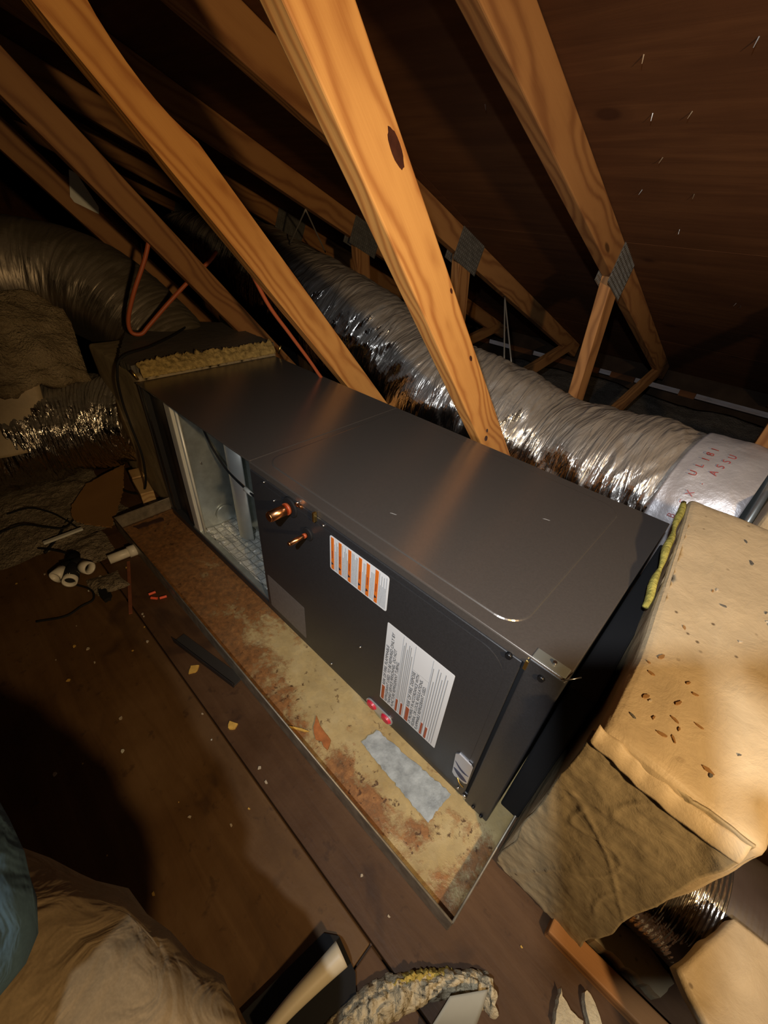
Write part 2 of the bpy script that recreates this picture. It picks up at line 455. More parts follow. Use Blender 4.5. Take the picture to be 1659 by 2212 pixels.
def rrect(x0, x1, y0, y1, r, n=8):
    out = []
    for cx, cy, a0 in ((x1 - r, y1 - r, 0), (x0 + r, y1 - r, 90), (x0 + r, y0 + r, 180), (x1 - r, y0 + r, 270)):
        for k in range(n + 1):
            a = math.radians(a0 + 90 * k / n); out.append((cx + r * math.cos(a), cy + r * math.sin(a)))
    return out
_txt = {}
def text(name, body, size, mat, parent, mw, sx=1.0, align='LEFT', fit=None):
    c = bpy.data.curves.new(name, 'FONT'); c.body = body; c.size = size; c.align_x = align
    c.extrude = .0001
    o = bpy.data.objects.new('tmp_text', c); COL.objects.link(o)
    dg = bpy.context.evaluated_depsgraph_get()
    me = bpy.data.meshes.new_from_object(o.evaluated_get(dg)); me.name = name
    bpy.data.objects.remove(o); bpy.data.curves.remove(c)
    if fit:
        sx = fit / max(1e-6, max(v.co.x for v in me.vertices))
    me.transform(Matrix.Diagonal((sx, 1, 1, 1)))
    me.materials.clear()
    return link(name, me, mat, parent, mw)

# ================================================================== THE ATTIC SHELL
FZ = -0.012                       # floor level
SL = 0.40                         # roof slope
def deck_z(y): return 1.485 - SL * y
RY = -2.1                         # ridge
XA, XB = -5.2, 3.2                # gable ends
EY = 3.06                         # eave wall
# roof deck, built of plywood sheets
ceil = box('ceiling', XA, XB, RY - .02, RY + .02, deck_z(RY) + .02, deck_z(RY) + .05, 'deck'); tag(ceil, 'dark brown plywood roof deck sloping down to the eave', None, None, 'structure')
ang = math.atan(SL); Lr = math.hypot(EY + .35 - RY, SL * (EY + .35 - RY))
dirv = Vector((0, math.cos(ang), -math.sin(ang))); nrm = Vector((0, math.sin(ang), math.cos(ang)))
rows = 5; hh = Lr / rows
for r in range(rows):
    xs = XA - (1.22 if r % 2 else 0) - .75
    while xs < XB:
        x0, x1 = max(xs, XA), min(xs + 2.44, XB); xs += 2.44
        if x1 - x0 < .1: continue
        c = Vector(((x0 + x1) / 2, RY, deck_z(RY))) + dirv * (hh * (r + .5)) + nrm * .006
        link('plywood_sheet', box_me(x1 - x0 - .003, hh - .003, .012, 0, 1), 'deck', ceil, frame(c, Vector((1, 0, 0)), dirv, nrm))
# far slope behind the camera, felt over the sheets, gables and the eave wall close the attic
def quad(name, pts, mat, kind='structure', label=None, parent=None):
    o = link(name, me_py(name, pts, [tuple(range(len(pts)))]), mat, parent)
    if parent is None: tag(o, label, None, None, kind)
    return o
zr = deck_z(RY)
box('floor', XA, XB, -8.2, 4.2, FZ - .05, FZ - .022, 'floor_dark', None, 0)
tag(bpy.data.objects['floor'], 'dusty brown attic floor of old boards', None, None, 'structure')
FLOOR = bpy.data.objects['floor']
quad('wall_back', [(XA, RY - .02, zr + .03), (XB, RY - .02, zr + .03), (XB, -8.0, .1), (XA, -8.0, .1)], 'deck', label='far roof slope behind the camera')
quad('wall_rear_eave', [(XA, -8.0, .12), (XB, -8.0, .12), (XB, -8.0, FZ - .05), (XA, -8.0, FZ - .05)], 'deck', label='low rear eave board')
for nm, X in (('wall_left', XA), ('wall_right', XB)):
    quad(nm, [(X, -8.0, FZ - .05), (X, -8.0, .1), (X, RY, zr + .03), (X, EY + .35, deck_z(EY + .35) + .02), (X, EY + .35, FZ - .05)], 'deck', label='plywood gable end on the %s side' % nm[5:])
# roof felt just above the deck keeps daylight out of the sheet joints
quad('trim_1', [(XA, RY - .03, zr + .06), (XB, RY - .03, zr + .06), (XB, EY + .38, deck_z(EY + .38) + .035), (XA, EY + .38, deck_z(EY + .38) + .035)], 'black', label='black roofing felt above the plywood')
# eave wall with open vent slots between the rafter bays
MAT['eave'] = plain('dark_eave_board', (.028, .018, .012), .9, 0, .1, nscale=6, namp=.4)  # plain very dark brown, darker than the roof deck
tag(box('wall_eave', XA, XB, EY, EY + .03, FZ - .05, .118, 'eave', None, 0), 'dark eave board below the daylight slots', None, None, 'structure')
tag(box('trim_2', XA, XB, EY, EY + .03, .158, .32, 'eave', None, 0), 'dark fascia board above the daylight slots', None, None, 'structure')
TX = [.11, -.5, -1.11, -1.72, -2.33, -2.94, -3.55, -4.16]
tag(box('trim_3', XA, TX[5] + .1, EY + .001, EY + .029, .117, .159, 'deck', None, 0), 'solid eave block closing the far bays', None, None, 'structure')
tag(box('trim_4', .30, XB, EY + .001, EY + .029, .117, .159, 'deck', None, 0), 'solid eave block closing the right bays', None, None, 'structure')
for a, b in ((-.40, -.30), (-.87, -.70), (-1.32, -.96), (-1.73, -1.52), (-2.9, -1.95)):
    box('slot_block', a, b, EY + .001, EY + .029, .117, .159, 'deck', bpy.data.objects['wall_eave'], 0)

# shingle nails through the deck
nail_me = cyl_me(.0014, .0006, .011, 6, True, 'nail')
for (x, y) in [(-.208, .542), (-.362, .547), (-.362, .674), (-.296, .674), (-.356, .80), (-.413, .921), (-.30, .93), (-.187, 1.585), (-.173, 1.6),
               (-.34, 1.10), (-.70, .62)]:
    d = Vector((random.uniform(-.5, .5), random.uniform(-.1, .6), -1)).normalized()
    p = Vector((x, y, deck_z(y))) + d * .005
    link('nail', nail_me, 'nail', ceil, Matrix.Translation(p) @ d.to_track_quat('Z', 'Y').to_matrix().to_4x4())

# floor boards (pieces of the floor)
def fboard(x0, x1, y0, y1, mat, dz=0.0):
    me = box_me(x1 - x0, y1 - y0, .022, .0025, 2, 'floor_board')
    return link('floor_board', me, mat, FLOOR, T((x0 + x1) / 2, (y0 + y1) / 2, FZ - .011 + dz))
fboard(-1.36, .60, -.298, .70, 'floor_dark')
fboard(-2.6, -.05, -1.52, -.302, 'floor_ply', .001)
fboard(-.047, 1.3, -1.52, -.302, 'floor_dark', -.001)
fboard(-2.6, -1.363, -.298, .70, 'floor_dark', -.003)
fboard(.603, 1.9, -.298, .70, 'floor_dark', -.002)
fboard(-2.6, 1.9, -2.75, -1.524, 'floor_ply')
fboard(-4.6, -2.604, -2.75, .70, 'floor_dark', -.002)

# ================================================================== ROOF TRUSSES
wd = Vector((0, .6665, -.7455)); wn = Vector((0, .7455, .6665))
def web_point(t, c=(0.318, .866)): return Vector((0, c[0], c[1])) + wd * t
truss_labels = {
    .11: ('pine roof truss at the right edge with only its short strut showing', 'truss'),
    -.5: ('nearest pine truss whose bright knotty brace crosses in front of the silver duct', 'truss'),
    -1.11: ('pine truss whose long swirly-grained brace lands behind the middle of the cabinet', 'truss'),
    -1.72: ('pine truss whose shaded brace ends behind the left corner of the cabinet', 'truss'),
    -2.33: ('dim pine truss whose brace passes just behind the left duct', 'truss'),
    -2.94: ('dark truss behind the one beside the left duct', 'truss'),
    -3.55: ('darkest truss, farthest back along the roof', 'truss'),
}
def wane(L, W, Th):
    """Board with a bite of missing bark-side wood on its upper edge."""
    n = 60; V = []; F = []
    for i in range(n + 1):
        x = -L / 2 + L * i / n; b = 0
        s = i / n
        if .125 < s < .26: b = .022 * math.sin((s - .125) / .135 * PI) ** .6
        for (y, z) in ((-W / 2, -Th / 2), (W / 2 - b * .5, -Th / 2), (W / 2 - b, Th / 2), (-W / 2, Th / 2)): V.append((x, y, z))
    for i in range(n):
        for k in range(4):
            F.append((i * 4 + k, (i + 1) * 4 + k, (i + 1) * 4 + (k + 1) % 4, i * 4 + (k + 1) % 4))
    F.append((0, 1, 2, 3)); F.append(tuple(reversed([n * 4 + k for k in range(4)])))
    me = me_py('web', V, F); bm = bmesh.new(); bm.from_mesh(me); bmesh.ops.recalc_face_normals(bm, faces=bm.faces); bm.to_mesh(me); bm.free()
    return me
plate_me = None
def gusset(parent, x, y0, z0, w_, h_, rot, side):
    global plate_me
    if plate_me is None:
        bm = bmesh.new(); bmesh.ops.create_cube(bm, size=1); bmesh.ops.scale(bm, vec=(.001, .19, .15), verts=bm.verts)
        plate_me = bm_me('gusset_plate', bm)
        # rows of punched teeth slots
        V = [v.co.copy() for v in plate_me.vertices]; F = [tuple(p.vertices) for p in plate_me.polygons]
        for i in range(14):
            for j in range(10):
                cy, cz = -.085 + i * .013, -.066 + j * .0147
                b = len(V)
                for sx in (-.0019, .0019):
                    for yy, zz in ((-.003, -.0045), (.003, -.0045), (.003, .0045), (-.003, .0045)): V.append(Vector((sx, cy + yy, cz + zz)))
                F += [(b, b + 1, b + 2, b + 3), (b + 7, b + 6, b + 5, b + 4), (b, b + 4, b + 5, b + 1), (b + 1, b + 5, b + 6, b + 2), (b + 2, b + 6, b + 7, b + 3), (b + 3, b + 7, b + 4, b)]
        plate_me = me_py('gusset_plate', V, F)
    link('gusset_plate', plate_me, 'plate', parent, Matrix.Translation((x + side * .0016, y0, z0)) @ Matrix.Rotation(rot, 4, 'X'))
SHORT = {}
for x in TX:
    if x not in truss_labels: continue
    lab, cat = truss_labels[x]
    xc = x - .019
    root = empty('roof_truss', (xc, 1.25, FZ), lab, cat, 'roof trusses along the attic')
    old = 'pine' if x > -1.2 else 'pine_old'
    # top chord (rafter) under the deck
    y0, y1 = RY + .05, EY - .14
    off = .0455
    a = Vector((xc, y0, deck_z(y0))) - nrm * off; b = Vector((xc, y1, deck_z(y1))) - nrm * off
    board('top_chord', a, b, .089, .038, 'pine_old', root)
    # long sloping web
    if x != .11 and x > -2.4:
        cc = {-.5: (.313, .861), -1.11: (.325, .872)}.get(x, (.322, .868))
        p0 = web_point(-.79, cc); p1 = web_point(1.02, cc)
        p0.x = p1.x = xc
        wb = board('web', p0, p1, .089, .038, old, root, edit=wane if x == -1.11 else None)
        if x == -.5:
            for (t, s, ra, rb) in ((-.31, .026, .026, .0095), (.135, .025, .0085, .004), (.41, -.008, .0075, .0042), (.432, -.022, .011, .007), (-.05, .036, .006, .003)):
                pts = [(ra * math.cos(k / 20 * 2 * PI) * (1 + .1 * math.sin(k * 2.1)), rb * math.sin(k / 20 * 2 * PI)) for k in range(20)]
                c = Vector((x, cc[0], cc[1])) + wd * t + wn * s
                mw = frame(c, wd, wn, Vector((1, 0, 0)))
                k_ = poly_plate('knot', pts, -.002, .0004, 'knot' if 'knot' in MAT else MAT.setdefault('knot', plain('wood_knot', (.055, .016, .008), .45, nscale=60, namp=.35)), root, mw)
    # short upright strut from the plate to the floor, and the heel member beyond it
    jy, jz = 1.255, .895
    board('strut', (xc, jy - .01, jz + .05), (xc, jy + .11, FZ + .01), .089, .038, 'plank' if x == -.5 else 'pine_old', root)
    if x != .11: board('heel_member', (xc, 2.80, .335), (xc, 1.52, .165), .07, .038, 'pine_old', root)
    gusset(root, x, jy + .02, jz + .035, .2, .15, -ang, 1)
    gusset(root, x - .038, jy + .02, jz + .035, .2, .15, -ang, -1)
# loose insulation bed towards the eave
def bed(u, v):
    x = -5.0 + 6.8 * u; y = 1.40 + (EY - 1.42) * v
    z = .035 + .05 * fbm(Vector((x * 1.6, y * 1.6, 3.3)), 5)
    return (x, y, max(z + .03 * v, FZ + .004))
tag(sheet('loose_insulation', bed, 170, 44, 'blown', None, .012), 'grey loose-fill insulation bed under the eave', 'insulation', None, 'stuff')

# ================================================================== DRAIN PAN
pan = empty('drain_pan', (-.74, .2, 0), 'rusty shallow galvanized drain pan under the charcoal cabinet', 'drain pan')
PX0, PX1, PY0, PY1, PH = -1.515, .039, -.192, .60, .048
def pan_floor(u, v):
    x = PX0 + (PX1 - PX0) * u; y = PY0 + (PY1 - PY0) * v
    return (x, y, -.0035 + .0012 * noise.noise(Vector((x * 9, y * 9, 0))))
sheet('pan_floor', pan_floor, 120, 50, 'pan', pan, .0015)
def lip(name, x0, x1, y0, y1):
    box(name, x0, x1, y0, y1, -.011, PH, 'pan_lip', pan, .0008, 1)
lip('pan_lip', PX0, PX1, PY0 - .0012, PY0 + .0012)
lip('pan_lip', PX0, PX1, PY1 - .0012, PY1 + .0012)
lip('pan_lip', PX0 - .0012, PX0 + .0012, PY0, PY1)
lip('pan_lip', PX1 - .0012, PX1 + .0012, PY0, PY1)
# rolled bead on top of the lip
for a, b in (((PX0, PY0, PH), (PX1, PY0, PH)), ((PX1, PY0, PH), (PX1, PY1, PH)), ((PX0, PY0, PH), (PX0, PY1, PH))):
    cyl('rolled_edge', a, b, .0022, .0022, 'pan_lip', pan, 8)
# sheet of clear film and bits lying in the pan
tag(poly_plate('plastic_film', [(-.305, -.078), (-.30, -.03), (-.19, -.022), (-.085, -.012), (-.088, -.092), (-.16, -.088), (-.23, -.084)], .0, .0012,
    plain('milky_plastic_film', (.33, .36, .37), .3, 0, .6, nscale=30, namp=.45, bump=.5, bscale=60), None, None, .0022, 3), 'milky grey plastic film scrap lying in the rusty pan', 'plastic film')
tag(poly_plate('wood_shaving', [(-.468, -.188), (-.42, -.160), (-.413, -.152), (-.43, -.160), (-.46, -.180)], .0, .004, 'leaf'), 'thin yellow wood shaving in the pan', 'shaving')
tag(poly_plate('rust_flake', [(-.43, -.118), (-.36, -.128), (-.345, -.146), (-.40, -.15)], .0, .003, plain('rust_flake', (.36, .12, .03), .8, nscale=50, namp=.4), None, None, .004, 8), 'orange rust flake near the front lip of the pan', 'rust flake')
tag(poly_plate('iron_scrap', [(-1.485, -.15), (-1.47, -.05), (-1.45, -.045), (-1.458, -.14)], .0, .004, plain('dark_iron', (.05, .02, .012), .8), None, None, .004, 5), 'dark flat scrap at the far rusty end of the pan', 'scrap')

# ================================================================== AIR HANDLER CABINET
H = .5311; Wd = .5327; L = 1.47
ah = empty('air_handler', (-.735, .266, 0), 'long charcoal steel air handler cabinet with open service bay and warning stickers', 'air handler')
P = 'paint'
# casing
box('base_rail', -L, 0, 0, .03, 0.0, .028, 'front_dark', ah, .002)
box('base_panel', -L + .004, -.004, .03, Wd, .0, .006, P, ah, .001)
box('back_panel', -L, 0, Wd - .003, Wd, .0, H - .004, P, ah, .001)
# top panel with a turned-down front edge
tp = box('top_panel', -L, 0, 0, Wd, H - .0045, H, P, ah, .0018, 3)
box('top_front_flange', -.80, -.001, -.0015, .0015, H - .019, H - .001, P, ah, .0012)
bead = poly_plate('embossed_field', rrect(-.778, -.09, .027, .502, .045, 12), H - .001, H + .0022, P, ah)
bm = bmesh.new(); bm.from_mesh(bead.data)
ed = [e for e in bm.edges if all(v.co.z > H for v in e.verts)]
bmesh.ops.bevel(bm, geom=ed, offset=.0045, segments=3, affect='EDGES', profile=.6); bm.to_mesh(bead.data); bm.free()
box('section_seam', -.805, -.800, .002, Wd - .002, H - .0005, H + .0012, P, ah, .0008)
# left blower section: end panel, front panel, galvanized divider
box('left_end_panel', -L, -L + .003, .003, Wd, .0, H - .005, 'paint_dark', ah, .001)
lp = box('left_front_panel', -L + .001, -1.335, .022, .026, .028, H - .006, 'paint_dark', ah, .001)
box('front_post', -1.335, -1.305, .010, .030, .028, H - .006, 'paint_dark', ah, .002)
box('front_post', -L + .001, -L + .03, .006, .026, .028, H - .006, 'paint_dark', ah, .002)
box('divider_wall', -1.262, -1.25, .026, Wd - .004, .006, H - .006, 'galv', ah, .001)
box('divider_flange', -1.292, -1.25, .006, .026, .018, H - .008, 'galv_pale', ah, .003)
cyl('flange_seam', (-1.236, .018, .03), (-1.236, .018, H - .01), .0045, .0045, 'galv_pale', ah, 12)
box('bay_back_wall', -1.25, -.80, .46, .466, .006, H - .006, 'galv', ah, .001)
box('bay_right_wall', -.803, -.799, .03, .46, .006, H - .006, 'galv', ah, .001)
box('bay_sill', -1.30, -.80, .004, .024, .026, .036, 'galv', ah, .002)
# crumpled foil-faced liner on the bay floor
def liner(u, v):
    x = -1.249 + .449 * u; y = .022 + .437 * v
    z = .032 + .004 * noise.noise(Vector((x * 45, y * 45, 0))) + .010 * math.exp(-(v / .08) ** 2) * (noise.noise(Vector((x * 30, y * 5, 4))) + .2)
    return (x, y, z)
sheet('foil_liner', liner, 90, 90, 'liner', ah, .002)
# curved blower housing standing in the bay
def housing(u, v):
    a = math.radians(160 + 170 * u); r = .05
    return (-1.115 + r * math.cos(a), .145 + r * math.sin(a), .045 + (H - .055) * v)
sheet('blower_housing', housing, 36, 2, plain('pale_galvanized', (.72, .72, .66), .42, .55, nscale=12, namp=.1), ah, .002)
box('housing_plate', -1.163, -1.07, .16, .40, .04, H - .02, 'galv', ah, .001)
cyl('junction_disc', (-1.240, .11, .075), (-1.248, .11, .075), .035, .035, 'galv', ah, 28)
wire('control_wire', [(-1.249, .09, .50), (-1.245, .09, .44), (-1.20, .09, .375), (-1.12, .09, .325), (-1.02, .09, .305), (-.95, .09, .30)], .0035, 'black', ah)
cyl('wire_connector', (-1.02, .09, .305), (-.985, .092, .298), .008, .006, 'white_pvc', ah, 14)
box('wire_clip', -1.2495, -1.246, .06, .066, .30, .31, 'screw', ah, .001)
# coil section door
door = box('access_door', -.798, -.0625, -.003, .002, .016, H - .020, 'front_dark', ah, .0022, 3)
pr = poly_plate('door_emboss', rrect(-.785, -.078, .03, H - .036, .05, 10), 0, .0014, 'front_dark', door, frame((0, -.0028, 0), (1, 0, 0), (0, 0, 1), (0, -1, 0)))
box('corner_post', -.0565, 0, -.003, .03, .0, H - .002, 'front_dark', ah, .003, 3)
box('post_gap', -.063, -.056, .004, .01, .01, H - .01, 'black', ah, .0005)
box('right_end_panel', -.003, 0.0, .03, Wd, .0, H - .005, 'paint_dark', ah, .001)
box('corner_clip', -.054, -.003, .001, .021, H - .001, H + .0016, plain('grey_clip', (.16, .165, .15), .4, .3), ah, .0008)
for x, z, r, m in ((-.083, .507, .0065, 'screw_dark'), (-.030, .508, .006, 'screw_dark'), (-.060, .022, .006, 'screw'), (-.078, .032, .003, 'screw'), (-.035, .014, .004, 'screw_dark'), (-.014, .008, .004, 'screw_dark'),
                   (-.735, .505, .0028, 'screw'), (-.605, .515, .0028, 'screw'), (-.700, .470, .0028, 'screw'), (-.518, .503, .0028, 'screw'), (-.50, .035, .003, 'screw'), (-.395, .215, .0025, 'screw')):
    s_ = cyl('screw', (x, -.002, z), (x, -.0075, z), r, r * .8, m, ah, 8)
box('clip_tab', -.0585, -.0535, -.006, -.003, H - .028, H - .008, 'brass', ah, .0008)
cyl('corner_wire', (-.004, -.004, H + .001), (.012, .012, H + .010), .0009, .0009, 'screw', ah, 6)
cyl('screw', (-.025, .012, H), (-.025, .012, H + .006), .003, .003, 'screw', ah, 8)

# refrigerant stubs
def stub(x, z, r, length, collar):
    g = cyl('grommet', (x, -.003, z), (x, -.009, z), collar, collar * .92, 'black', ah, 24)
    t = cyl('copper_stub', (x, -.002, z), (x, -length, z), r, r, 'copper', ah, 28)
    cyl('stub_cap', (x, -length, z), (x, -length - .003, z), r, r * .8, 'copper', t, 28)
    cyl('stub_band', (x, -.012, z), (x, -.018, z), r * 1.15, r * 1.15, 'rust_print', t, 28)
stub(-.634, .487, .0125, .060, .026)
stub(-.573, .447, .0052, .055, .017)
cyl('copper_line', (-.615, -.003, .505), (-.59, -.004, .51), .004, .004, 'copper', ah, 10)
box('brass_tag', -.547, -.541, -.012, -.003, .500, .524, 'brass', ah, .001)

# stickers.  frame: +u up the door (z), +v towards -x, facing out
def face(x, z, lift=0.0): return frame((x, -.0044 - lift, z), (0, 0, 1), (-1, 0, 0), (0, -1, 0))
def decal(name, x0, x1, z0, z1, mat, parent, lift, bevel=0):
    return box(name, x0, x1, -.0044 - lift - .0002, -.0044 - lift + .0002, z0, z1, mat, parent, 0)
# small warning sticker with six orange bars
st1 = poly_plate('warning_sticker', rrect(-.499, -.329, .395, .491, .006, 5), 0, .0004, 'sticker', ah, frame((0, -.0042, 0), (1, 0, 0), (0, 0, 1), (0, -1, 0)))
tag(st1, 'white sticker with six orange bars')
for i, bx in enumerate((-.4945, -.4705, -.4415, -.4105, -.3885, -.3645)):
    decal('orange_bar', bx, bx + .0088, .3985, .4875, 'orange', st1, .0006)
    zc = .4145
    tri = [(bx + .0012, zc - .0045), (bx + .0076, zc), (bx + .0012, zc + .0045)]
    poly_plate('warning_triangle', [(q[0], q[1]) for q in tri], 0, .0003, 'ink', st1, frame((0, -.0053, 0), (1, 0, 0), (0, 0, 1), (0, -1, 0)))
    decal('bar_lettering', bx + .0030, bx + .0058, .430, .452, 'rust_print', st1, .0009)
    nl = int((((-.4705, -.4415, -.4105, -.3885, -.3645, -.332)[i] - bx - .0095)) / .0031)
    for k in range(nl):
        xx = bx + .0112 + k * .0031
        zt = .4855 - random.choice((0, .012, .03, .004)) ; decal('fine_print', xx, xx + .0009, .4, zt, 'ink_grey', st1, .0006)
# large warning sticker
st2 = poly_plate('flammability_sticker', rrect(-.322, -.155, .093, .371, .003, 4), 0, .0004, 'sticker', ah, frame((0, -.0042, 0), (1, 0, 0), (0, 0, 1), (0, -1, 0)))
tag(st2, 'large white sticker with dark red bars and rows of capital lettering')
def L2(t, s): return (-.322 + t, .093 + s)
def big(t, s, body, size=.0098, wid=None):
    x, z = L2(t, s); text('lettering', body, .0108, 'ink', st2, face(x, z, .0007), 1, 'LEFT', .00635 * len(body))
def bar(t, s0, s1, w_): x, z = L2(t, 0); decal('red_bar', x, x + w_, .093 + s0, .093 + s1, 'rust_print', st2, .0006)
def fine(t, s0, s1): x, z = L2(t, 0); decal('fine_print', x, x + .0013, .093 + s0, .093 + s1, 'ink_grey', st2, .0006)
bar(.0035, .004, .058, .0085)
big(.0115, .063, 'RISK OF FIRE. FLAMMABLE'); big(.0225, .006, 'REFRIGERANT USED. TO BE REPAIRED ONLY BY', wid=.80)
big(.0325, .006, 'TRAINED SERVICE PERSONNEL. DO NOT'); big(.0425, .006, 'PUNCTURE REFRIGERANT TUBING.')
bar(.0475, .004, .052, .0058)
for k, (a, b) in enumerate(((.056, .25), (.006, .262))): fine(.0485 + k * .0035, a, b)
bar(.0615, .004, .052, .0058)
for k, (a, b) in enumerate(((.006, .245), (.056, .262), (.006, .26), (.006, .235))): fine(.0572 + k * .0042, a, b)
bar(.0775, .004, .058, .0092)
big(.0855, .062, 'RISK OF FIRE. DISPOSE'); big(.0960, .006, 'OF PROPERLY IN ACCORDANCE WITH', wid=.80); big(.1060, .006, 'FEDERAL OR LOCAL REGULATIONS.', wid=.80); big(.1160, .006, 'FLAMMABLE REFRIGERANT USED.')
bar(.1215, .004, .050, .0055); bar(.1345, .004, .048, .0055)
for k, (a, b) in enumerate(((.054, .252), (.006, .214), (.006, .262), (.054, .258), (.006, .24), (.006, .262), (.006, .252))): fine(.1222 + k * .0056, a, b)
for s_ in (.0452, .0765, .1195):
    x, z = L2(s_, 0); decal('rule_line', x, x + .0005, .097, .367, 'ink_grey', st2, .0006)
decal('rule_line', L2(.0765, 0)[0], L2(.1195, 0)[0], .293, .2936, 'ink_grey', st2, .0006)
# blank grey rating label
st3 = poly_plate('rating_label', rrect(-.781, -.610, .038, .168, .004, 4), 0, .0004, 'sticker_grey', ah, frame((0, -.0042, 0), (1, 0, 0), (0, 0, 1), (0, -1, 0)))
tag(st3, 'plain grey label near the bottom of the door')
# drain ports: silver capsule plate with two red caps
dr = poly_plate('drain_port_plate', rrect(-.362, -.274, .018, .048, .0148, 10), 0, .004, 'silver', ah, frame((0, -.0035, 0), (1, 0, 0), (0, 0, 1), (0, -1, 0)))
for x in (-.343, -.293):
    me = cyl_me(.0125, .0095, .006, 24, True, 'red_cap')
    link('red_cap', me, 'red', dr, frame((x, -.0098, .033), (1.35, 0, 0), (0, 0, 1), (0, -1, 0)))
# silver emblem with dark swooshes
em = poly_plate('emblem', [(-.107, .150), (-.100, .160), (-.071, .157), (-.066, .150), (-.064, .082), (-.070, .074), (-.094, .068), (-.101, .075)], 0, .003, 'silver', ah, frame((0, -.0042, 0), (1, 0, 0), (0, 0, 1), (0, -1, 0)))
def swoosh(x0, z0, x1, z1, bend, wdt):
    top = []; bot = []
    for k in range(13):
        u = k / 12; x = x0 + (x1 - x0) * u; z = z0 + (z1 - z0) * u + bend * math.sin(u * PI)
        h_ = wdt * math.sin(u * PI) ** .8
        top.append((x, z + h_)); bot.append((x, z - h_ * .6))
    poly_plate('swoosh', bot + top[::-1], 0, .0006, 'navy', em, frame((0, -.0072, 0), (1, 0, 0), (0, 0, 1), (0, -1, 0)))
swoosh(-.103, .126, -.067, .112, -.008, .0045); swoosh(-.1015, .098, -.066, .086, -.005, .0105)
wire('brass_pin', [(-.088, -.006, .072), (-.078, -.010, .066), (-.068, -.008, .060)], .0014, 'brass', ah, 8, 6)
# scuffs left on the lid
for x, y, a in ((-.43, .10, .4), (-.20, .33, .2)):
    poly_plate('lid_scuff', [(x, y), (x + .012, y + .004), (x + .014, y + .006), (x + .003, y + .003)], H + .0022, H + .0025, 'ink_grey', ah)

# ================================================================== RETURN PLENUM (beige duct board, right)
def lumpy_box(name, x0, x1, y0, y1, z0, z1, mat, parent, amp, n=(24, 60, 50), seed=0, taper=None, bev=.012):
    bm = bmesh.new(); bmesh.ops.create_cube(bm, size=1)
    bmesh.ops.scale(bm, vec=(x1 - x0, y1 - y0, z1 - z0), verts=bm.verts)
    bmesh.ops.translate(bm, vec=((x0 + x1) / 2, (y0 + y1) / 2, (z0 + z1) / 2), verts=bm.verts)
    bmesh.ops.bevel(bm, geom=list(bm.edges), offset=bev, segments=3, affect='EDGES', profile=.5)
    for _ in range(1): bmesh.ops.triangulate(bm, faces=bm.faces[:])
    for _ in range(6):
        es = [e for e in bm.edges if e.calc_length() > .022]
        if not es: break
        bmesh.ops.subdivide_edges(bm, edges=es, cuts=1)
        bmesh.ops.triangulate(bm, faces=bm.faces[:])
    bm.normal_update()
    cz = {}
    for v in bm.verts:
        p = v.co
        d = fbm(Vector((p.x * 4 + seed, p.y * 4, p.z * 4)), 3) * amp + abs(noise.noise(Vector((p.x * 16 + p.z * 6, p.y * 16, p.z * 11 + seed)))) * -amp * .6
        cz[v] = v.normal * d
    for v, d in cz.items():
        v.co += d
        if taper: v.co = taper(v.co)
    return link(name, bm_me(name, bm), mat, parent, smooth=True)
rp = empty('return_plenum', (.13, .26, 0), 'beige duct board return box standing against the right end of the cabinet', 'plenum')
def tilt(p):
    q = p.copy()
    t = (p.z / .56)
    q.z += t * .055 * max(0, min(1, p.y / .53))          # the lid rises towards the back
    if p.z > .45 and p.y < .05: q.z -= 1.2 * max(0, .05 - p.y) * max(0, p.x - .1)
    q.x += t * .012 * (1 - max(0, min(1, p.y / .53))) - .095 * max(0, p.y - .1) * t
    return q
rp_shell = lumpy_box('duct_board_shell', .046, .226, -.042, .545, .0, .545, 'board', rp, .0045, seed=3, taper=tilt)
# wrapped front sheet hanging over the face, torn along its lower right edge
def wrap(u, v):
    x = .052 + .17 * u + .006 * noise.noise(Vector((v * 6, 0, 9)))
    z = .010 + .525 * v
    y = -.049 - .0045 * fbm(Vector((x * 8, z * 6, 5)), 3) - .0016 * fbm(Vector((x * 40, z * 34, 1)), 3) - .0018 * max(0, 1 - abs(noise.noise(Vector((x * 9 + z * 5, z * 3.5, 2)))) * 14) - .0014 * max(0, 1 - abs(noise.noise(Vector((x * 14 - z * 4, z * 6, 7)))) * 16)
    y += .006 * (1 if v > .97 else 0)
    return (x, y, z)
sheet('wrap_sheet', wrap, 60, 160, 'board_dim', rp, .003)
# folded seam ridge across the front and exposed yellow fibre edge
def seam(u, v):
    x = .055 + .165 * u; z0 = .543 - .02 * math.sin(u * 2.2) - .006 * noise.noise(Vector((u * 9, 0, 0)))
    return (x, -.056 - .003 * math.sin(v * PI) + .014 * v, z0 - .016 + .022 * v)
sheet('seam_flap', seam, 40, 8, 'board', rp, .0015)
fib = []
for k in range(26):
    u = .25 + .75 * k / 25; y = .10 + .43 * u
    fib.append(Vector((.046 - .044 * u + .0012 * math.sin(k * .9), y, .536 + .052 * u + .001 * math.sin(k * 1.3))))
link('fibre_edge', tube_me(fib, [.003 + .004 * abs(math.sin(k * .34 + .4)) for k in range(26)], 8, 'fibre_edge'), 'fibre', rp)
box('collar', .004, .044, .03, .51, .04, .49, 'black', rp, .004)
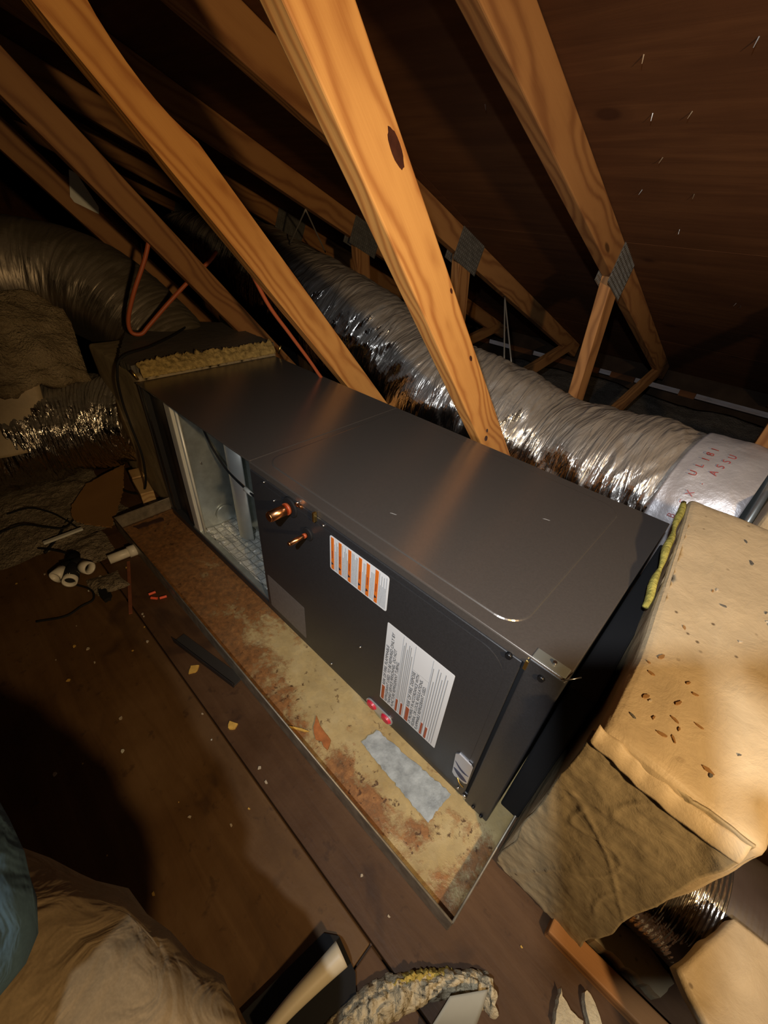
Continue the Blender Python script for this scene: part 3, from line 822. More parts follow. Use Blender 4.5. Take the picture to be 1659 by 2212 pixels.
# splinters and crumbs scattered on its lid
from mathutils.bvhtree import BVHTree
_bv = BVHTree.FromPolygons([v.co for v in rp_shell.data.vertices], [tuple(f.vertices) for f in rp_shell.data.polygons])
def lid_z(x, y):
    h_ = _bv.ray_cast(Vector((x, y, 2.0)), Vector((0, 0, -1))); return h_[0].z if h_[0] else .55
lab = 'small dark crumb or splinter lying on the beige return box'
for k in range(30):
    x = random.uniform(.07, .19); y = random.uniform(-.02, .47) if k > 11 else random.uniform(-.02, .12)
    s = random.uniform(.0014, .0045); a = random.uniform(0, 2 * PI)
    pts = [(s * random.uniform(1.0, 1.9) * math.cos(t), s * random.uniform(.3, .8) * math.sin(t)) for t in (0, .8, 1.7, 2.6, 3.4, 4.2, 5.2)]
    o = poly_plate('crumb', pts, 0, .002, random.choice(('card', 'chip', 'card', 'board_grey', 'card')), None, T(x, y, lid_z(x, y) - .0002) @ Matrix.Rotation(a, 4, 'Z'))
    tag(o, lab, 'crumb', 'crumbs on the return box')

# base timber and board pieces beside it on the floor
tag(board('timber_sill', (.17, -.056, FZ + .016), (.62, -.046, FZ + .016), .034, .032, 'plank', None, (0, 0, 1)), 'orange-brown timber sill on the floor along the foot of the return box', 'timber')
tag(poly_plate('duct_board_strip', [(.19, -.034), (.26, -.03), (.335, -.022), (.345, .008), (.30, .03), (.24, .02), (.236, -.01)], FZ + .02, FZ + .055, 'board_dim', None, None, .003, 4), 'tan torn strip of duct wrap lying along the timber sill', 'duct wrap')
def flap(u, v):
    p = Vector((.278, -.068, .262)).lerp(Vector((.322, .042, .262)), v).lerp(Vector((.47, -.20, .235)).lerp(Vector((.56, .06, .24)), v), u)
    return (p.x, p.y, p.z + .004 * fbm(Vector((p.x * 12, p.y * 12, 1)), 3))
tag(sheet('loose_duct_board', flap, 40, 30, 'board', None, .022), 'loose beige piece of duct board resting on the dark duct at the lower right corner', 'duct board')
tag(lumpy_box('insulation_block', .41, .56, -.13, -.02, FZ, .205, 'quilt', None, .008, seed=23), 'block of old insulation under the loose beige duct board', 'insulation')

# ================================================================== FLEX DUCTS
def flex(name, path, rads, nl, na, mat, parent, pitch=.045, amp=.006, crumple=.010, seed=0, sag=None):
    pts = catmull(path, nl)
    rp_ = catmull([(r, 0, 0) for r in rads], nl)
    rad = [q.x for q in rp_]
    def rf(s, th, R):
        w_ = math.sin(2 * PI * s / pitch + th)
        c = noise.noise(Vector((s * 9 + seed, math.cos(th) * 2.2, math.sin(th) * 2.2)))
        wob = .05 * noise.noise(Vector((s * 5, math.cos(th) * 2, math.sin(th) * 2 + seed)))
        c2 = 1 - 2 * abs(noise.noise(Vector(((s + wob) * 19 + seed, math.cos(th) * 1.6, math.sin(th) * 1.6))))
        c3 = noise.noise(Vector((s * 60 + seed, math.cos(th) * 6, math.sin(th) * 6)))
        return R + amp * abs(w_) ** .7 + crumple * (c * .9 + c2 * .45 + c3 * .22)
    return link(name, tube_me(pts, rad, na, name, True, rf, True), mat, parent)
du = empty('flexible_duct', (-.9, 1.1, FZ), 'fat silver foil flexible duct running behind the cabinet under the braces', 'duct')
flex('jacket', [(.02, 1.02, .335), (-.1, 1.045, .325), (-.3, 1.085, .305), (-.5, 1.125, .30), (-.75, 1.10, .345), (-1.0, 1.06, .38), (-1.25, 1.085, .45), (-1.5, 1.06, .52), (-2.0, 1.06, .63), (-2.6, 1.08, .72), (-3.3, 1.1, .70)],
     [.225, .235, .235, .215, .235, .235, .215, .235, .23, .235, .23], 820, 120, 'foil', du, .052, .0012, .0125, 1)
# printed foil tape wrapped on its near end
tp_pts = catmull([(.13, 1.01, .337), (.06, 1.015, .336), (-.03, 1.03, .331)], 30)
tape = link('foil_tape', tube_me(tp_pts, .243, 64, 'foil_tape', True, lambda s, th, R: R + .006 * noise.noise(Vector((s * 22, math.cos(th) * 5, math.sin(th) * 5))), True), 'tape', du)
def on_tape(x, th, lift=.0062):
    c = Vector((x, 1.02, .334)); r = .243 + lift
    n = Vector((0, -math.sin(th), math.cos(th))); up = Vector((0, math.cos(th), math.sin(th)))
    return c + n * r, up, n
for body, x, th in (('B', -.004, 1.24), ('-', .000, 1.13), ('F', .004, 1.06), ('X', .006, .96), ('.', .012, .80), ('A', .028, .66), ('S', .034, .55), ('S', .040, .46), ('U', .046, .38), ('U', -.012, .74), ('L', -.008, .62), ('1', -.004, .52), ('8', -.001, .43), ('1', .003, .34)):
    p, up, n = on_tape(x, th)
    xa = up; za = n; ya = za.cross(xa)
    text('tape_lettering', body, .026, 'ink_red', tape, frame(p, xa, ya, za), .8)
cyl('clamp_band', (.128, 1.01, .337), (.142, 1.01, .337), .250, .250, 'galv', du, 48)
# hanger straps
for a, b, c in (((-1.745, .93, 1.012), (-2.00, 1.02, .862), (-1.93, 1.19, .835)), ((-1.12, 1.66, .725), (-.86, 1.30, .53), (-.83, 1.31, .53))):
    for e in (b, c):
        link('hanger_strap', tube_me(catmull([a, Vector(a).lerp(Vector(e), .5), e], 12), .0035, 6, 'hanger_strap'), 'strap', du)
# box that the silver duct runs into, far right
tag(lumpy_box('junction_box', .144, .62, .72, 1.32, FZ + .0, .56, 'board', None, .005, seed=11), 'beige duct board box at the right edge where the silver duct ends', 'plenum')

# short duct leaving the right side of the return box
d2 = empty('return_duct', (.35, .10, FZ), 'short shiny foil duct leaving the foot of the return box', 'duct')
flex('jacket', [(.205, .115, .12), (.27, .112, .118), (.36, .115, .118), (.48, .14, .118), (.75, .26, .12), (1.1, .40, .12)], [.098, .105, .112, .115, .115, .115], 300, 72, MAT['duct_shade'], d2, .014, .0004, .003, 5)  # far part coloured dark for its shade; foil shows only at the collar
flex('foil_collar', [(.20, .1148, .12), (.25, .1125, .119), (.325, .1165, .1195)], [.103, .108, .112], 120, 72, 'foil_clean', d2, .012, .0016, .002, 6)

# ================================================================== SUPPLY SIDE (left)
sp = empty('supply_plenum', (-1.72, .28, 0), 'dark grey topped duct board supply box at the left end of the cabinet', 'plenum')
lumpy_box('duct_board_shell', -1.95, -1.484, .012, .552, FZ, .545, 'board_dim', sp, .004, seed=7)
poly_plate('grey_lid', [(-1.955, .16), (-1.955, .47), (-1.90, .562), (-1.50, .556), (-1.535, .28), (-1.53, .08), (-1.51, .012), (-1.61, .008)], .546, .572, 'board_grey', sp, None, .003, 2)
def torn(u, v):
    y = .03 + .515 * u; w_ = .030 + .030 * math.sin(min(1, u * 1.6) * PI) * (1 - .5 * u)
    x = -1.476 - w_ * v + .004 * noise.noise(Vector((u * 60, v * 3, 1)))
    return (x, y, .538 + .042 * v ** .7 + .010 * fbm(Vector((u * 30, v * 4, 2)), 4) * (.3 + v))
sheet('torn_fibre_edge', torn, 120, 10, plain('dirty_yellow_fibreglass', (.36, .26, .10), .95, 0, .05, nscale=60, namp=.55, bump=1.0, bscale=150), sp, .006, True)
for p, q in (((-1.478, .556, .535), (-1.470, .566, .566)), ((-1.476, .012, .536), (-1.486, .002, .566))):
    cyl('strap_end', p, q, .004, .004, 'brass', sp, 8)
# cable tucked round the supply box
tag(wire('black_cable', [(-1.95, .44, .580), (-1.80, .30, .578), (-1.66, .14, .582), (-1.60, .02, .578), (-1.60, -.012, .52), (-1.63, -.014, .42), (-1.62, -.014, .33), (-1.60, -.014, .20), (-1.63, -.03, .06), (-1.70, -.06, .006), (-1.86, -.13, .004), (-1.80, -.226, .004), (-1.668, -.319, .004), (-1.60, -.36, .004), (-1.53, -.42, .003)], .0042, 'black', None, 120),
    'thin black cable draped over the supply box and down to the floor', 'cable')
# upper and lower flex ducts
d3 = empty('upper_supply_duct', (-2.3, .1, FZ), 'dull foil flexible duct arching from the supply box to the upper left', 'duct')
flex('jacket', [(-1.93, .36, .42), (-2.10, .31, .52), (-2.30, .19, .66), (-2.43, .0, .72), (-2.48, -.30, .73), (-2.50, -.70, .68), (-2.5, -1.3, .55)], [.17, .19, .20, .20, .20, .20, .20], 340, 88, 'foil_old', d3, .050, .0010, .006, 9)
d4 = empty('lower_supply_duct', (-2.1, -.3, FZ), 'crinkled shiny foil duct low on the left running out of the supply box', 'duct')
flex('jacket', [(-1.88, .10, .24), (-1.97, .0, .225), (-2.04, -.16, .21), (-2.08, -.40, .20), (-2.12, -.80, .20), (-2.2, -1.4, .2)], [.17, .185, .19, .19, .19, .19], 340, 88, 'foil_dark', d4, .034, .004, .015, 21)
# old insulation blanket sagging over the lower duct
def quilt(u, v):
    y = -.99 + .99 * v; e = 1 - (2 * abs(v - .5)) ** 6
    x = -2.23 + .31 * u + .035 * fbm(Vector((u * 3, y * 4, 8)), 3)
    z = .685 - .26 * u ** 1.6 - .10 * max(0, y + .05) + .035 * fbm(Vector((u * 3.5, y * 6, 2)), 4) + .018 * (1 - abs(noise.noise(Vector((u * 3, y * 7, 5))))) ** 2
    return (x, y + .02 * math.sin(u * 5), z - .05 * (1 - e))
tag(sheet('insulation_blanket', quilt, 46, 80, 'quilt', None, .05), 'lumpy beige insulation blanket slumped over the left ducts', 'insulation')
def kraft(u, v):
    y = -.72 + .54 * v + .10 * u * (1 - v); 
    return (-1.955 + .085 * u, y - .05 * u, .445 - .20 * u + .012 * math.sin(v * 8) + .05 * (1 - v) * u - .05 * u * v)
tag(sheet('kraft_paper', kraft, 20, 30, 'board', None, .006), 'folded tan kraft paper sheet hanging at the left edge over the shiny duct', 'paper')
# orange cables hung from the braces
tag(wire('orange_cable', [(-1.74, .262, .925), (-1.755, .225, .84), (-1.775, .17, .74), (-1.80, .135, .65), (-1.81, .135, .600), (-1.80, .165, .592), (-1.795, .20, .62), (-1.78, .28, .69), (-1.765, .38, .77), (-1.75, .46, .83), (-1.76, .50, .86)], .0075, 'orange_cable', None, 80),
    'orange cable looped from a brace down to the supply box', 'cable')
tag(wire('orange_cable', [(-1.158, .28, .87), (-1.16, .33, .78), (-1.162, .40, .69), (-1.165, .50, .56), (-1.17, .575, .44), (-1.18, .62, .2), (-1.18, .63, .01)], .006, 'orange_cable', None, 60),
    'orange cable running down beside the swirly-grained brace behind the cabinet', 'cable')
tag(wire('hanger_wire', [(-2.30, .43, .84), (-2.27, .40, .72), (-2.24, .36, .66), (-2.22, .33, .62)], .003, 'strap', None, 30), 'thin grey hanger wire above the upper left duct', 'wire')
wp = poly_plate('paper_scrap', [(-.055, .055), (-.028, .052), (.055, -.03), (.058, -.055), (-.03, -.048), (-.045, -.035)], -.0015, .0015, 'paper', None,
    frame((-2.318, .262, 1.012), (0, .94, -.2), (.25, .2, .94), (1, 0, 0)))
tag(wp, 'pale paper scrap stuck to a brace at the far left', 'paper')

# ================================================================== FLOOR CLUTTER
def scatter(name, u, v, x0, x1, y0, y1, h, mat, label, cat, seed, kind=None):
    def fn(a, b):
        x = x0 + (x1 - x0) * a; y = y0 + (y1 - y0) * b
        e = min(a, 1 - a, b, 1 - b) * 4
        k = max(0, min(1, e + .5 * noise.noise(Vector((x * 12, y * 12, seed)))))
        return (x + .02 * noise.noise(Vector((y * 9, seed, 0))), y + .02 * noise.noise(Vector((x * 9, 0, seed))), FZ + .002 + h * k * (.45 + .55 * abs(fbm(Vector((x * 14, y * 14, seed)), 4))))
    return tag(sheet(name, fn, u, v, mat, None, 0), label, cat, None, kind)
scatter('matted_insulation', 60, 60, -2.05, -1.55, -.56, -.12, .034, 'dirty_fluff', 'matted grey insulation on the floor below the lower left duct', 'insulation', 4, 'stuff')
scatter('matted_insulation', 40, 30, -1.56, -1.38, -.38, -.24, .025, 'dirty_fluff', 'small grey insulation tuft among the pipe fittings', 'insulation', 14, 'stuff')
scatter('matted_insulation', 24, 24, -1.31, -1.21, -.36, -.27, .02, 'dirty_fluff', 'pale insulation wisp next to the black scrap on the floor', 'insulation', 24, 'stuff')
tag(poly_plate('cardboard_sheet', [(-1.934, -.01), (-1.716, -.094), (-1.501, -.212), (-1.60, -.285), (-1.65, -.297), (-1.735, -.276), (-1.863, -.184)], FZ + .032, FZ + .038, 'card', None, None, .003, 6), 'brown cardboard sheet lying flat by the left end of the pan', 'cardboard')
b1 = board('wood_block', (-1.825, .0, FZ + .03), (-1.75, -.012, FZ + .03), .052, .06, 'pine_pale', None, (0, 0, 1)); tag(b1, 'farther of the two small pale wood blocks beside the supply box', 'wood block')
b2 = board('wood_block', (-1.735, -.018, FZ + .03), (-1.605, -.036, FZ + .03), .05, .062, 'pine_pale', None, (0, 0, 1)); tag(b2, 'nearer of the two small pale wood blocks beside the supply box', 'wood block')
tag(board('board_scrap', (-1.69, -.02, FZ + .008), (-1.575, -.028, FZ + .008), .04, .014, 'board_grey', None, (0, 0, 1)), 'flat grey board scrap between wood block and pan', 'board')
def tube_thing(name, a, b, r, label, cat, mat='white_pvc', ring=None, group=None):
    a, b = Vector(a), Vector(b); e = empty(name, tuple((a + b) / 2 - Vector((0, 0, r))), label, cat, group)
    d = (b - a).normalized(); n = 24
    prof = [(0, r), (1, r), (1, r * .78), (.0, r * .78)]
    o = link('pipe_body', tube_me([a, a.lerp(b, .5), b], r, 24, 'pipe_body', caps=False), mat, e)
    md = o.modifiers.new('wall', 'SOLIDIFY'); md.thickness = r * .2; md.offset = -1
    if ring is not None:
        c = a.lerp(b, ring); w_ = (b - a).length * .32
        o2 = link('socket', tube_me([c - d * w_ * .5, c, c + d * w_ * .5], r * 1.25, 24, 'socket', caps=False), mat, e)
        md = o2.modifiers.new('wall', 'SOLIDIFY'); md.thickness = r * .24; md.offset = -1
    return e
tube_thing('pvc_pipe', (-1.352, -.278, .004), (-1.346, -.186, .004), .0165, 'white pvc pipe stub with a socket against the front lip of the pan', 'pipe', ring=.83)
tag(board('white_strip', (-1.567, -.411, FZ + .03), (-1.569, -.288, FZ + .03), .018, .008, 'paper', None, (0, 0, 1)), 'narrow white strip lying in front of the cardboard', 'strip')
# trap assembly: black body with three white pvc mouths
tr = empty('pipe_trap', (-1.385, -.385, FZ), 'black drain trap with three white pvc mouths on the floor', 'pipe fitting')
for k, (p0, p1, r) in enumerate((((-1.444, -.356, .010), (-1.36, -.385, .012), .020), ((-1.40, -.368, .012), (-1.325, -.397, .012), .022), ((-1.39, -.40, .012), (-1.385, -.345, .012), .022))):
    link('trap_body', tube_me([Vector(p0), (Vector(p0) + Vector(p1)) / 2, Vector(p1)], r, 20, 'trap_body'), 'black', tr)
for p0, p1 in (((-1.362, -.352, .014), (-1.334, -.338, .016)), ((-1.345, -.388, .012), (-1.312, -.404, .014)), ((-1.385, -.40, .012), (-1.362, -.430, .014))):
    o = link('white_mouth', tube_me([Vector(p0), (Vector(p0) + Vector(p1)) / 2, Vector(p1)], .021, 22, 'white_mouth', caps=False), 'white_pvc', tr)
    md = o.modifiers.new('wall', 'SOLIDIFY'); md.thickness = .005; md.offset = -1
tag(poly_plate('black_scrap', [(-.03, -.008), (-.012, .012), (.0, .004), (.012, .014), (.03, .006), (.028, -.012), (.006, -.014), (-.01, -.01)], 0, .014, 'black', None, T(-1.205, -.342, FZ + .001), .002, 3), 'small crumpled black scrap on the floor right of the trap', 'scrap')
for nm, pts, lab in (('floor_wire', [(-1.85, -.46, .012), (-1.81, -.393, .03), (-1.74, -.345, .025), (-1.668, -.319, .02), (-1.60, -.30, .012)], 'dark wire curling over the matted insulation at left'),
                 ('floor_wire', [(-1.72, -.52, .02), (-1.693, -.438, .04), (-1.64, -.38, .03), (-1.61, -.335, .02), (-1.66, -.29, .012)], 'dark wire crossing in front of the curling one at left'),
                 ('floor_wire', [(-1.57, -.43, .004), (-1.52, -.40, .012), (-1.47, -.372, .014), (-1.44, -.36, .012)], 'short dark wire leading into the black trap'),
                 ('floor_wire', [(-1.314, -.395, -.004), (-1.257, -.366, -.006), (-1.212, -.374, -.008), (-1.206, -.409, -.008), (-1.196, -.455, -.008), (-1.23, -.52, -.008)], 'thin wire trailing across the plywood from the trap')):
    tag(wire(nm, pts, .003, 'black', None, 40, 6), lab, 'wire')
for k, (x, y, a) in enumerate(((-1.116, -.234, .5), (-1.091, -.238, -.2), (-1.076, -.216, .35))):
    o = link('ear_plug', cyl_me(.0042, .0042, .020, 12, True, 'ear_plug'), 'red_bit', None, Matrix.Translation((x, y, FZ + .0046)) @ Matrix.Rotation(a + .9, 4, 'Z') @ Matrix.Rotation(PI / 2, 4, 'Y'))
    tag(o, ('uppermost of the three small red-orange foam stubs beside the pan', 'lower left of the three small red-orange foam stubs beside the pan', 'red-orange foam stub nearest the pan lip')[k], 'foam stub', 'red foam stubs beside the pan')
# folded dark angle bracket leaning by the lip
ab = empty('angle_bracket', (-.78, -.23, FZ), 'dark steel angle strip lying beside the front lip of the pan', 'bracket')
board('flat_leg', (-.895, -.250, FZ + .003), (-.652, -.202, FZ + .003), .034, .003, plain('dark_steel', (.06, .055, .05), .4, .5), ab, (0, 0, 1), .0008)
board('upright_leg', (-.892, -.266, FZ + .010), (-.648, -.218, FZ + .010), .003, .018, MAT['paint_dark'], ab, (0, 0, 1), .0008)
tag(poly_plate('yellow_flake', [(-.785, -.268), (-.768, -.282), (-.757, -.268), (-.77, -.250)], FZ, FZ + .004, 'leaf', None, None, .002, 9), 'yellow leaf-shaped flake beside the angle strip', 'flake')
tag(poly_plate('yellow_flake', [(-.575, -.272), (-.563, -.285), (-.548, -.275), (-.556, -.262)], FZ, FZ + .005, 'leaf', None, None, .002, 10), 'yellow crumb on the dark floor board nearer the camera', 'flake')
tag(board('red_lath', (-1.318, -.231, FZ + .002), (-1.079, -.314, FZ + .002), .010, .004, plain('faded_red_wood', (.22, .07, .03), .8, nscale=30, namp=.3), None, (0, 0, 1), .0005), 'faded reddish lath lying across the dark floor', 'lath')
lab = 'tiny pale chip of debris on the attic floor'
for k in range(70):
    x = random.uniform(-1.5, .75); y = random.uniform(-.62, -.205)
    if x > .05: y = random.uniform(-.6, -.08)
    s = random.uniform(.0010, .0034) * (1.4 if k < 8 else 1); a = random.uniform(0, PI * 2)
    pts = [(s * (1.6 if i % 2 else 1) * math.cos(a + t), s * (.7 + .4 * (i % 3)) * math.sin(a + t)) for i, t in enumerate((0, 1.2, 2.3, 3.3, 4.3, 5.3))]
    o = poly_plate('debris_chip', pts, 0, s * .8, random.choice(('chip', 'chip', 'paper', 'leaf')), None, T(x, y, FZ + .0012))
    tag(o, lab, 'debris', 'debris chips on the floor')

# ---- foreground bits
ct = empty('tapered_nozzle', (-.08, -.41, FZ), 'cream tapered plastic tube lying on a black slab at the bottom edge', 'tube')
nz = catmull([(-.072, -.350, .045), (-.079, -.39, .043), (-.087, -.44, .041), (-.092, -.49, .039)], 24)
link('tube_body', tube_me(nz, [.0185 - .0095 * k / 24 for k in range(25)], 24, 'tube_body'), plain('cream_plastic', (.66, .58, .42), .45), ct)
tag(poly_plate('black_slab', [(-.118, -.352), (-.095, -.335), (-.042, -.345), (-.018, -.366), (-.04, -.42), (-.085, -.50), (-.14, -.50)], FZ + .001, FZ + .014, 'black', None), 'flat black pad under the cream tube', 'slab')  # flat black piece with a little thickness beneath the tube
def scrap(u, v):
    c = catmull([(-.03, -.42, 0), (.0, -.335, 0), (.04, -.28, 0), (.09, -.225, 0), (.132, -.195, 0)], 40)[int(u * 40)]
    n = Vector((.72, -.7, 0)); wv = .030 + .008 * math.sin(u * 7)
    q = c + n * (v - .3) * wv * 1.5
    e = math.sin(min(1, max(0, v)) * PI)
    return (q.x + .004 * noise.noise(Vector((u * 20, v * 6, 1))), q.y + .004 * noise.noise(Vector((u * 20, v * 6, 7))), FZ + .004 + .040 * e ** .6 * (.8 + .35 * fbm(Vector((u * 14, v * 5, 3)), 3)) * (.5 + .5 * math.sin(min(1, u * 6) * PI / 2)))
fs = empty('insulation_scrap', (.05, -.28, FZ), 'torn strip of fuzzy fibreglass insulation in the bottom foreground', 'insulation')
sheet('fuzzy_core', scrap, 80, 16, 'fibre_pale', fs, 0)
def yedge(u, v):
    c = catmull([(-.01, -.352, 0), (.03, -.287, 0), (.08, -.232, 0)], 60)[int(u * 60)]
    q = c + Vector((.72, -.7, 0)) * (.020 * (v - .55) + .005 * noise.noise(Vector((u * 26, v * 3, 4))))
    return (q.x, q.y, FZ + .006 + .034 * math.sin(v * PI) ** .7 * math.sin(max(.02, min(.98, u)) * PI) ** .5 * (.8 + .4 * fbm(Vector((u * 22, v * 5, 9)), 3)))
sheet('yellow_edge', yedge, 60, 10, plain('bright_yellow_fibre', (.48, .36, .09), .95, 0, .05, nscale=60, namp=.5, bump=1.0, bscale=140), fs, 0)
def pflap(u, v):
    p = Vector((.086, -.262, .045)).lerp(Vector((.126, -.214, .047)), u); q = Vector((.085, -.33, -.004)).lerp(Vector((.14, -.27, -.004)), u)
    r = p.lerp(q, v); return (r.x, r.y, r.z + .012 * math.sin(v * PI))
sheet('paper_facing', pflap, 10, 12, plain('grey_facing', (.36, .36, .31), .7, nscale=12, namp=.1), fs, .002)
tag(poly_plate('foam_wedge', [(.219, -.118), (.226, -.124), (.24, -.130), (.262, -.128), (.268, -.145), (.245, -.165), (.228, -.16)], FZ + .001, FZ + .02, 'fibre_pale', None, None, .002, 12), 'pointed pale foam wedge on the floor at the bottom right', 'foam')
tag(poly_plate('foam_oval', [(.275 + .014 * math.cos(k / 14 * 2 * PI) + .02 * math.sin(k / 14 * 2 * PI), -.112 - .024 * math.sin(k / 14 * 2 * PI)) for k in range(14)], FZ + .001, FZ + .018, 'fibre_pale', None), 'rounded pale foam piece beside the foam wedge', 'foam')

# ================================================================== PHOTOGRAPHER (crouching at the lower left)
def skinned(name, verts, edges, root, mat, parent, sub=2):
    me = bpy.data.meshes.new(name); me.from_pydata([v[0] for v in verts], edges, []); me.update()
    o = link(name, me, mat, parent)
    md = o.modifiers.new('skin', 'SKIN')
    for i, v in enumerate(verts):
        sv = me.skin_vertices[0].data[i]
        r = v[1]; sv.radius = r if isinstance(r, tuple) else (r, r); sv.use_root = (i == root)
    md.use_smooth_shade = True
    ss = o.modifiers.new('smooth', 'SUBSURF'); ss.levels = sub; ss.render_levels = sub
    return o
def chain(*idx): return [(idx[i], idx[i + 1]) for i in range(len(idx) - 1)]
per = empty('person', (-.45, -.95, FZ), 'person in blue shirt and khaki trousers crouching at the lower left edge', 'person')
TR = [((-.43, -.93, .42), .15),            # 0 pelvis
      ((-.40, -.79, .47), .128), ((-.29, -.66, .485), .115), ((-.18, -.59, .49), .10), ((-.075, -.55, .475), .092), ((-.025, -.55, .40), .084),   # near thigh, knee
      ((-.16, -.70, .22), .068), ((-.27, -.82, .06), .062),                                              # near shin
      ((-.56, -.92, .38), .12), ((-.72, -.80, .30), .10), ((-.86, -.70, .18), .085), ((-.88, -.76, .11), .078), ((-.95, -.90, .09), .065), ((-1.02, -1.05, .075), .06),
      ((-.38, -.95, .52), .145)]
tro = skinned('trousers', TR, chain(0, 1, 2, 3, 4, 5, 6, 7) + chain(0, 8, 9, 10, 11, 12, 13) + [(0, 14)], 0, 'khaki', per)
def cloth_folds(o, size, st, depth=2):
    tx = bpy.data.textures.new('folds', 'CLOUDS'); tx.noise_scale = size; tx.noise_depth = depth
    d = o.modifiers.new('folds', 'DISPLACE'); d.texture = tx; d.strength = st; d.mid_level = .5; d.texture_coords = 'GLOBAL'
SH = [((-.37, -.94, .55), .16), ((-.28, -.95, .72), .165), ((-.18, -.95, .87), .165), ((-.10, -.94, .98), .12), ((-.05, -.92, 1.06), .066),
      ((-.24, -.83, .98), .085), ((-.40, -.72, .84), .068), ((-.42, -.60, .76), .062), ((-.225, -.565, .69), .058), ((-.13, -.575, .68), .052),
      ((.04, -1.00, .95), .085), ((.16, -.93, .85), .066), ((.235, -.81, .79), .058), ((.215, -.66, .86), .046)]
shi = skinned('shirt', SH, chain(0, 1, 2, 3, 4) + chain(3, 5, 6, 7, 8, 9) + chain(3, 10, 11, 12, 13), 2, 'denim', per)
cloth_folds(tro, .055, .05); cloth_folds(shi, .1, .04)
def hand(base, fwd, side, up):
    """palm, four fingers and a thumb leaving the side of the palm; returns verts/edges to append"""
    b, f, s, u = Vector(base), Vector(fwd).normalized(), Vector(side).normalized(), Vector(up).normalized()
    V = [(b, .026), (b + f * .045, (.036, .018)), (b + f * .085, (.038, .016))]; E = [(0, 1), (1, 2)]
    for k, (so, ln) in enumerate(((-.030, .068), (-.010, .078), (.010, .073), (.029, .056))):
        i = len(V); p = b + f * .088 + s * so
        V += [(p, .0095), (p + f * ln * .45 - u * .008, .0088), (p + f * ln * .8 - u * .026, .0078), (p + f * ln * .95 - u * .042, .0066)]
        E += [(2, i), (i, i + 1), (i + 1, i + 2), (i + 2, i + 3)]
    i = len(V); p = b + f * .030 - s * .034
    V += [(p, .0125), (p + f * .028 - s * .022 - u * .006, .0105), (p + f * .052 - s * .030 - u * .014, .0085)]
    E += [(1, i), (i, i + 1), (i + 1, i + 2)]
    return V, E
hf = Vector((-.50, .72, -.42)).normalized(); hd = Vector((.010, -.675, 1.285)) - hf * .125
nk = Vector((-.05, -.92, 1.06))
BV = [((-.10, -.94, .98), .075), (nk, .056), (nk.lerp(hd, .45), .056), (hd - Vector((0, 0, .06)) + hf * .02, (.07, .078)), (hd, (.080, .092)), (hd + Vector((0, 0, .055)), (.07, .08)),
      ((-.17, -.95, .88), .08)]
BE = chain(0, 1, 2, 3, 4, 5) + [(0, 6)]
body = skinned('body', BV, BE, 0, 'skin', per)
CX = Vector((0.722575, 0.688296, 0.064298)); CY = Vector((-0.446107, 0.393222, 0.803968)); CZ = Vector((0.528084, -0.609611, 0.591186)); CC = Vector((0.016054, -0.433715, 1.044163))
wr = CC + CX * .092 - CY * .135 + CZ * .050
for base, arm, f, s, u in ((Vector((-.10, -.62, .66)), [((-.225, -.565, .69), .036), ((-.17, -.575, .685), .032), ((-.13, -.60, .67), .027)], (.9, -.35, -.1), (.25, .9, .1), (0, .1, 1)),
                           (wr, [((.235, -.81, .79), .040), ((.215, -.68, .85), .034), (tuple(wr.lerp(Vector((.215, -.68, .85)), .25)), .028)], CY, CZ, CX)):
    V, E = hand(base, f, s, u); n = len(arm)
    skinned('hand', arm + V, chain(*range(n)) + [(n - 1, n)] + [(a + n, b + n) for a, b in E], 0, 'skin', per)
# the phone in the raised hand, just behind the point of view
ph = empty('phone', tuple(CC + CX * .009 - CY * .06 + CZ * .012), 'black phone held up in the raised hand of the person', 'phone')
link('phone_body', box_me(.078, .162, .008, .0035, 3, 'phone_body'), 'black', ph, frame(CC + CX * .009 - CY * .063 + CZ * .012, CX, CY, CZ))
link('phone_screen', box_me(.072, .154, .0006, .0, 1, 'phone_screen'), 'ink', ph, frame(CC + CX * .009 - CY * .063 + CZ * .0163, CX, CY, CZ))
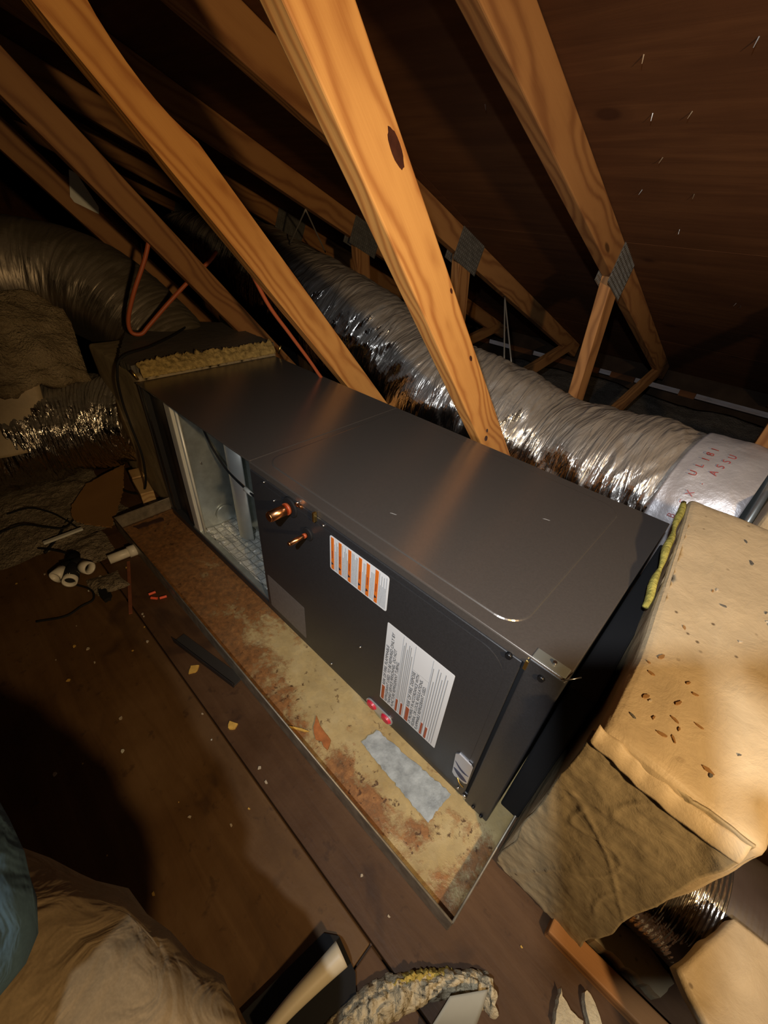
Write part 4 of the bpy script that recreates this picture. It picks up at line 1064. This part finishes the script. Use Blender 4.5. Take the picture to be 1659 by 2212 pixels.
# headlamp strapped to the forehead
hl = empty('headlamp', tuple(hd + hf * .10 + Vector((0, 0, .02))), 'small black headlamp strapped round the head of the person', 'headlamp')
lampc = Vector((0.009, -0.675, 1.310))
cyl('lamp_housing', lampc - hf * .030, lampc - hf * .006, .022, .026, 'black', hl, 24)
link('head_strap', tube_me([hd + Vector((math.cos(a) * .098, math.sin(a) * .098, .03)) for a in [k / 32 * 2 * PI for k in range(33)]], .008, 8, 'head_strap'), 'black', hl)
# face and hair; the head looks towards the cabinet (+x +y)
hs = hf.cross(Vector((0, 0, 1))).normalized(); hu = hs.cross(hf)
def ball(name, c, r, mat, parent, sc_=(1, 1, 1), seg=20):
    bm = bmesh.new(); bmesh.ops.create_uvsphere(bm, u_segments=seg, v_segments=seg // 2, radius=r)
    me = bm_me(name, bm)
    m = frame(c, hs * sc_[0], hf * sc_[1], hu * sc_[2])
    return link(name, me, mat, parent, m, True)
hair = ball('hair', hd - hf * .018 + hu * .038, .098, 'hair', per, (.92, 1.0, .80))
ball('nose', hd + hf * .094 - hu * .015, .014, 'skin', body, (.9, 1.2, 1.5), 14)
for s in (-1, 1):
    e = ball('eye', hd + hf * .078 + hs * .032 * s + hu * .008, .013, 'eye', body, (1, .8, .8), 14)
    ball('iris', hd + hf * .088 + hs * .032 * s + hu * .008, .006, 'hair', e, (1, .5, 1), 10)
    ball('ear', hd + hs * .086 * s - hu * .005, .026, 'skin', body, (.4, .7, 1.15), 14)
ball('mouth', hd + hf * .086 - hu * .052, .018, plain('lips', (.36, .13, .1), .5), body, (1.3, .35, .35), 14)
for p0, p1 in (((-.27, -.82, FZ + .035), (-.12, -.72, FZ + .03)), ((-1.02, -1.05, FZ + .04), (-.92, -1.11, FZ + .035))):
    a, b = Vector(p0), Vector(p1)
    link('shoe', tube_me(catmull([a - (b - a) * .35, a, a.lerp(b, .5), b, b + (b - a) * .25], 24), [.025 + .017 * math.sin(min(1, k / 20) * PI * .75) for k in range(25)], 14, 'shoe'), plain('brown_shoe', (.05, .03, .02), .6), per)
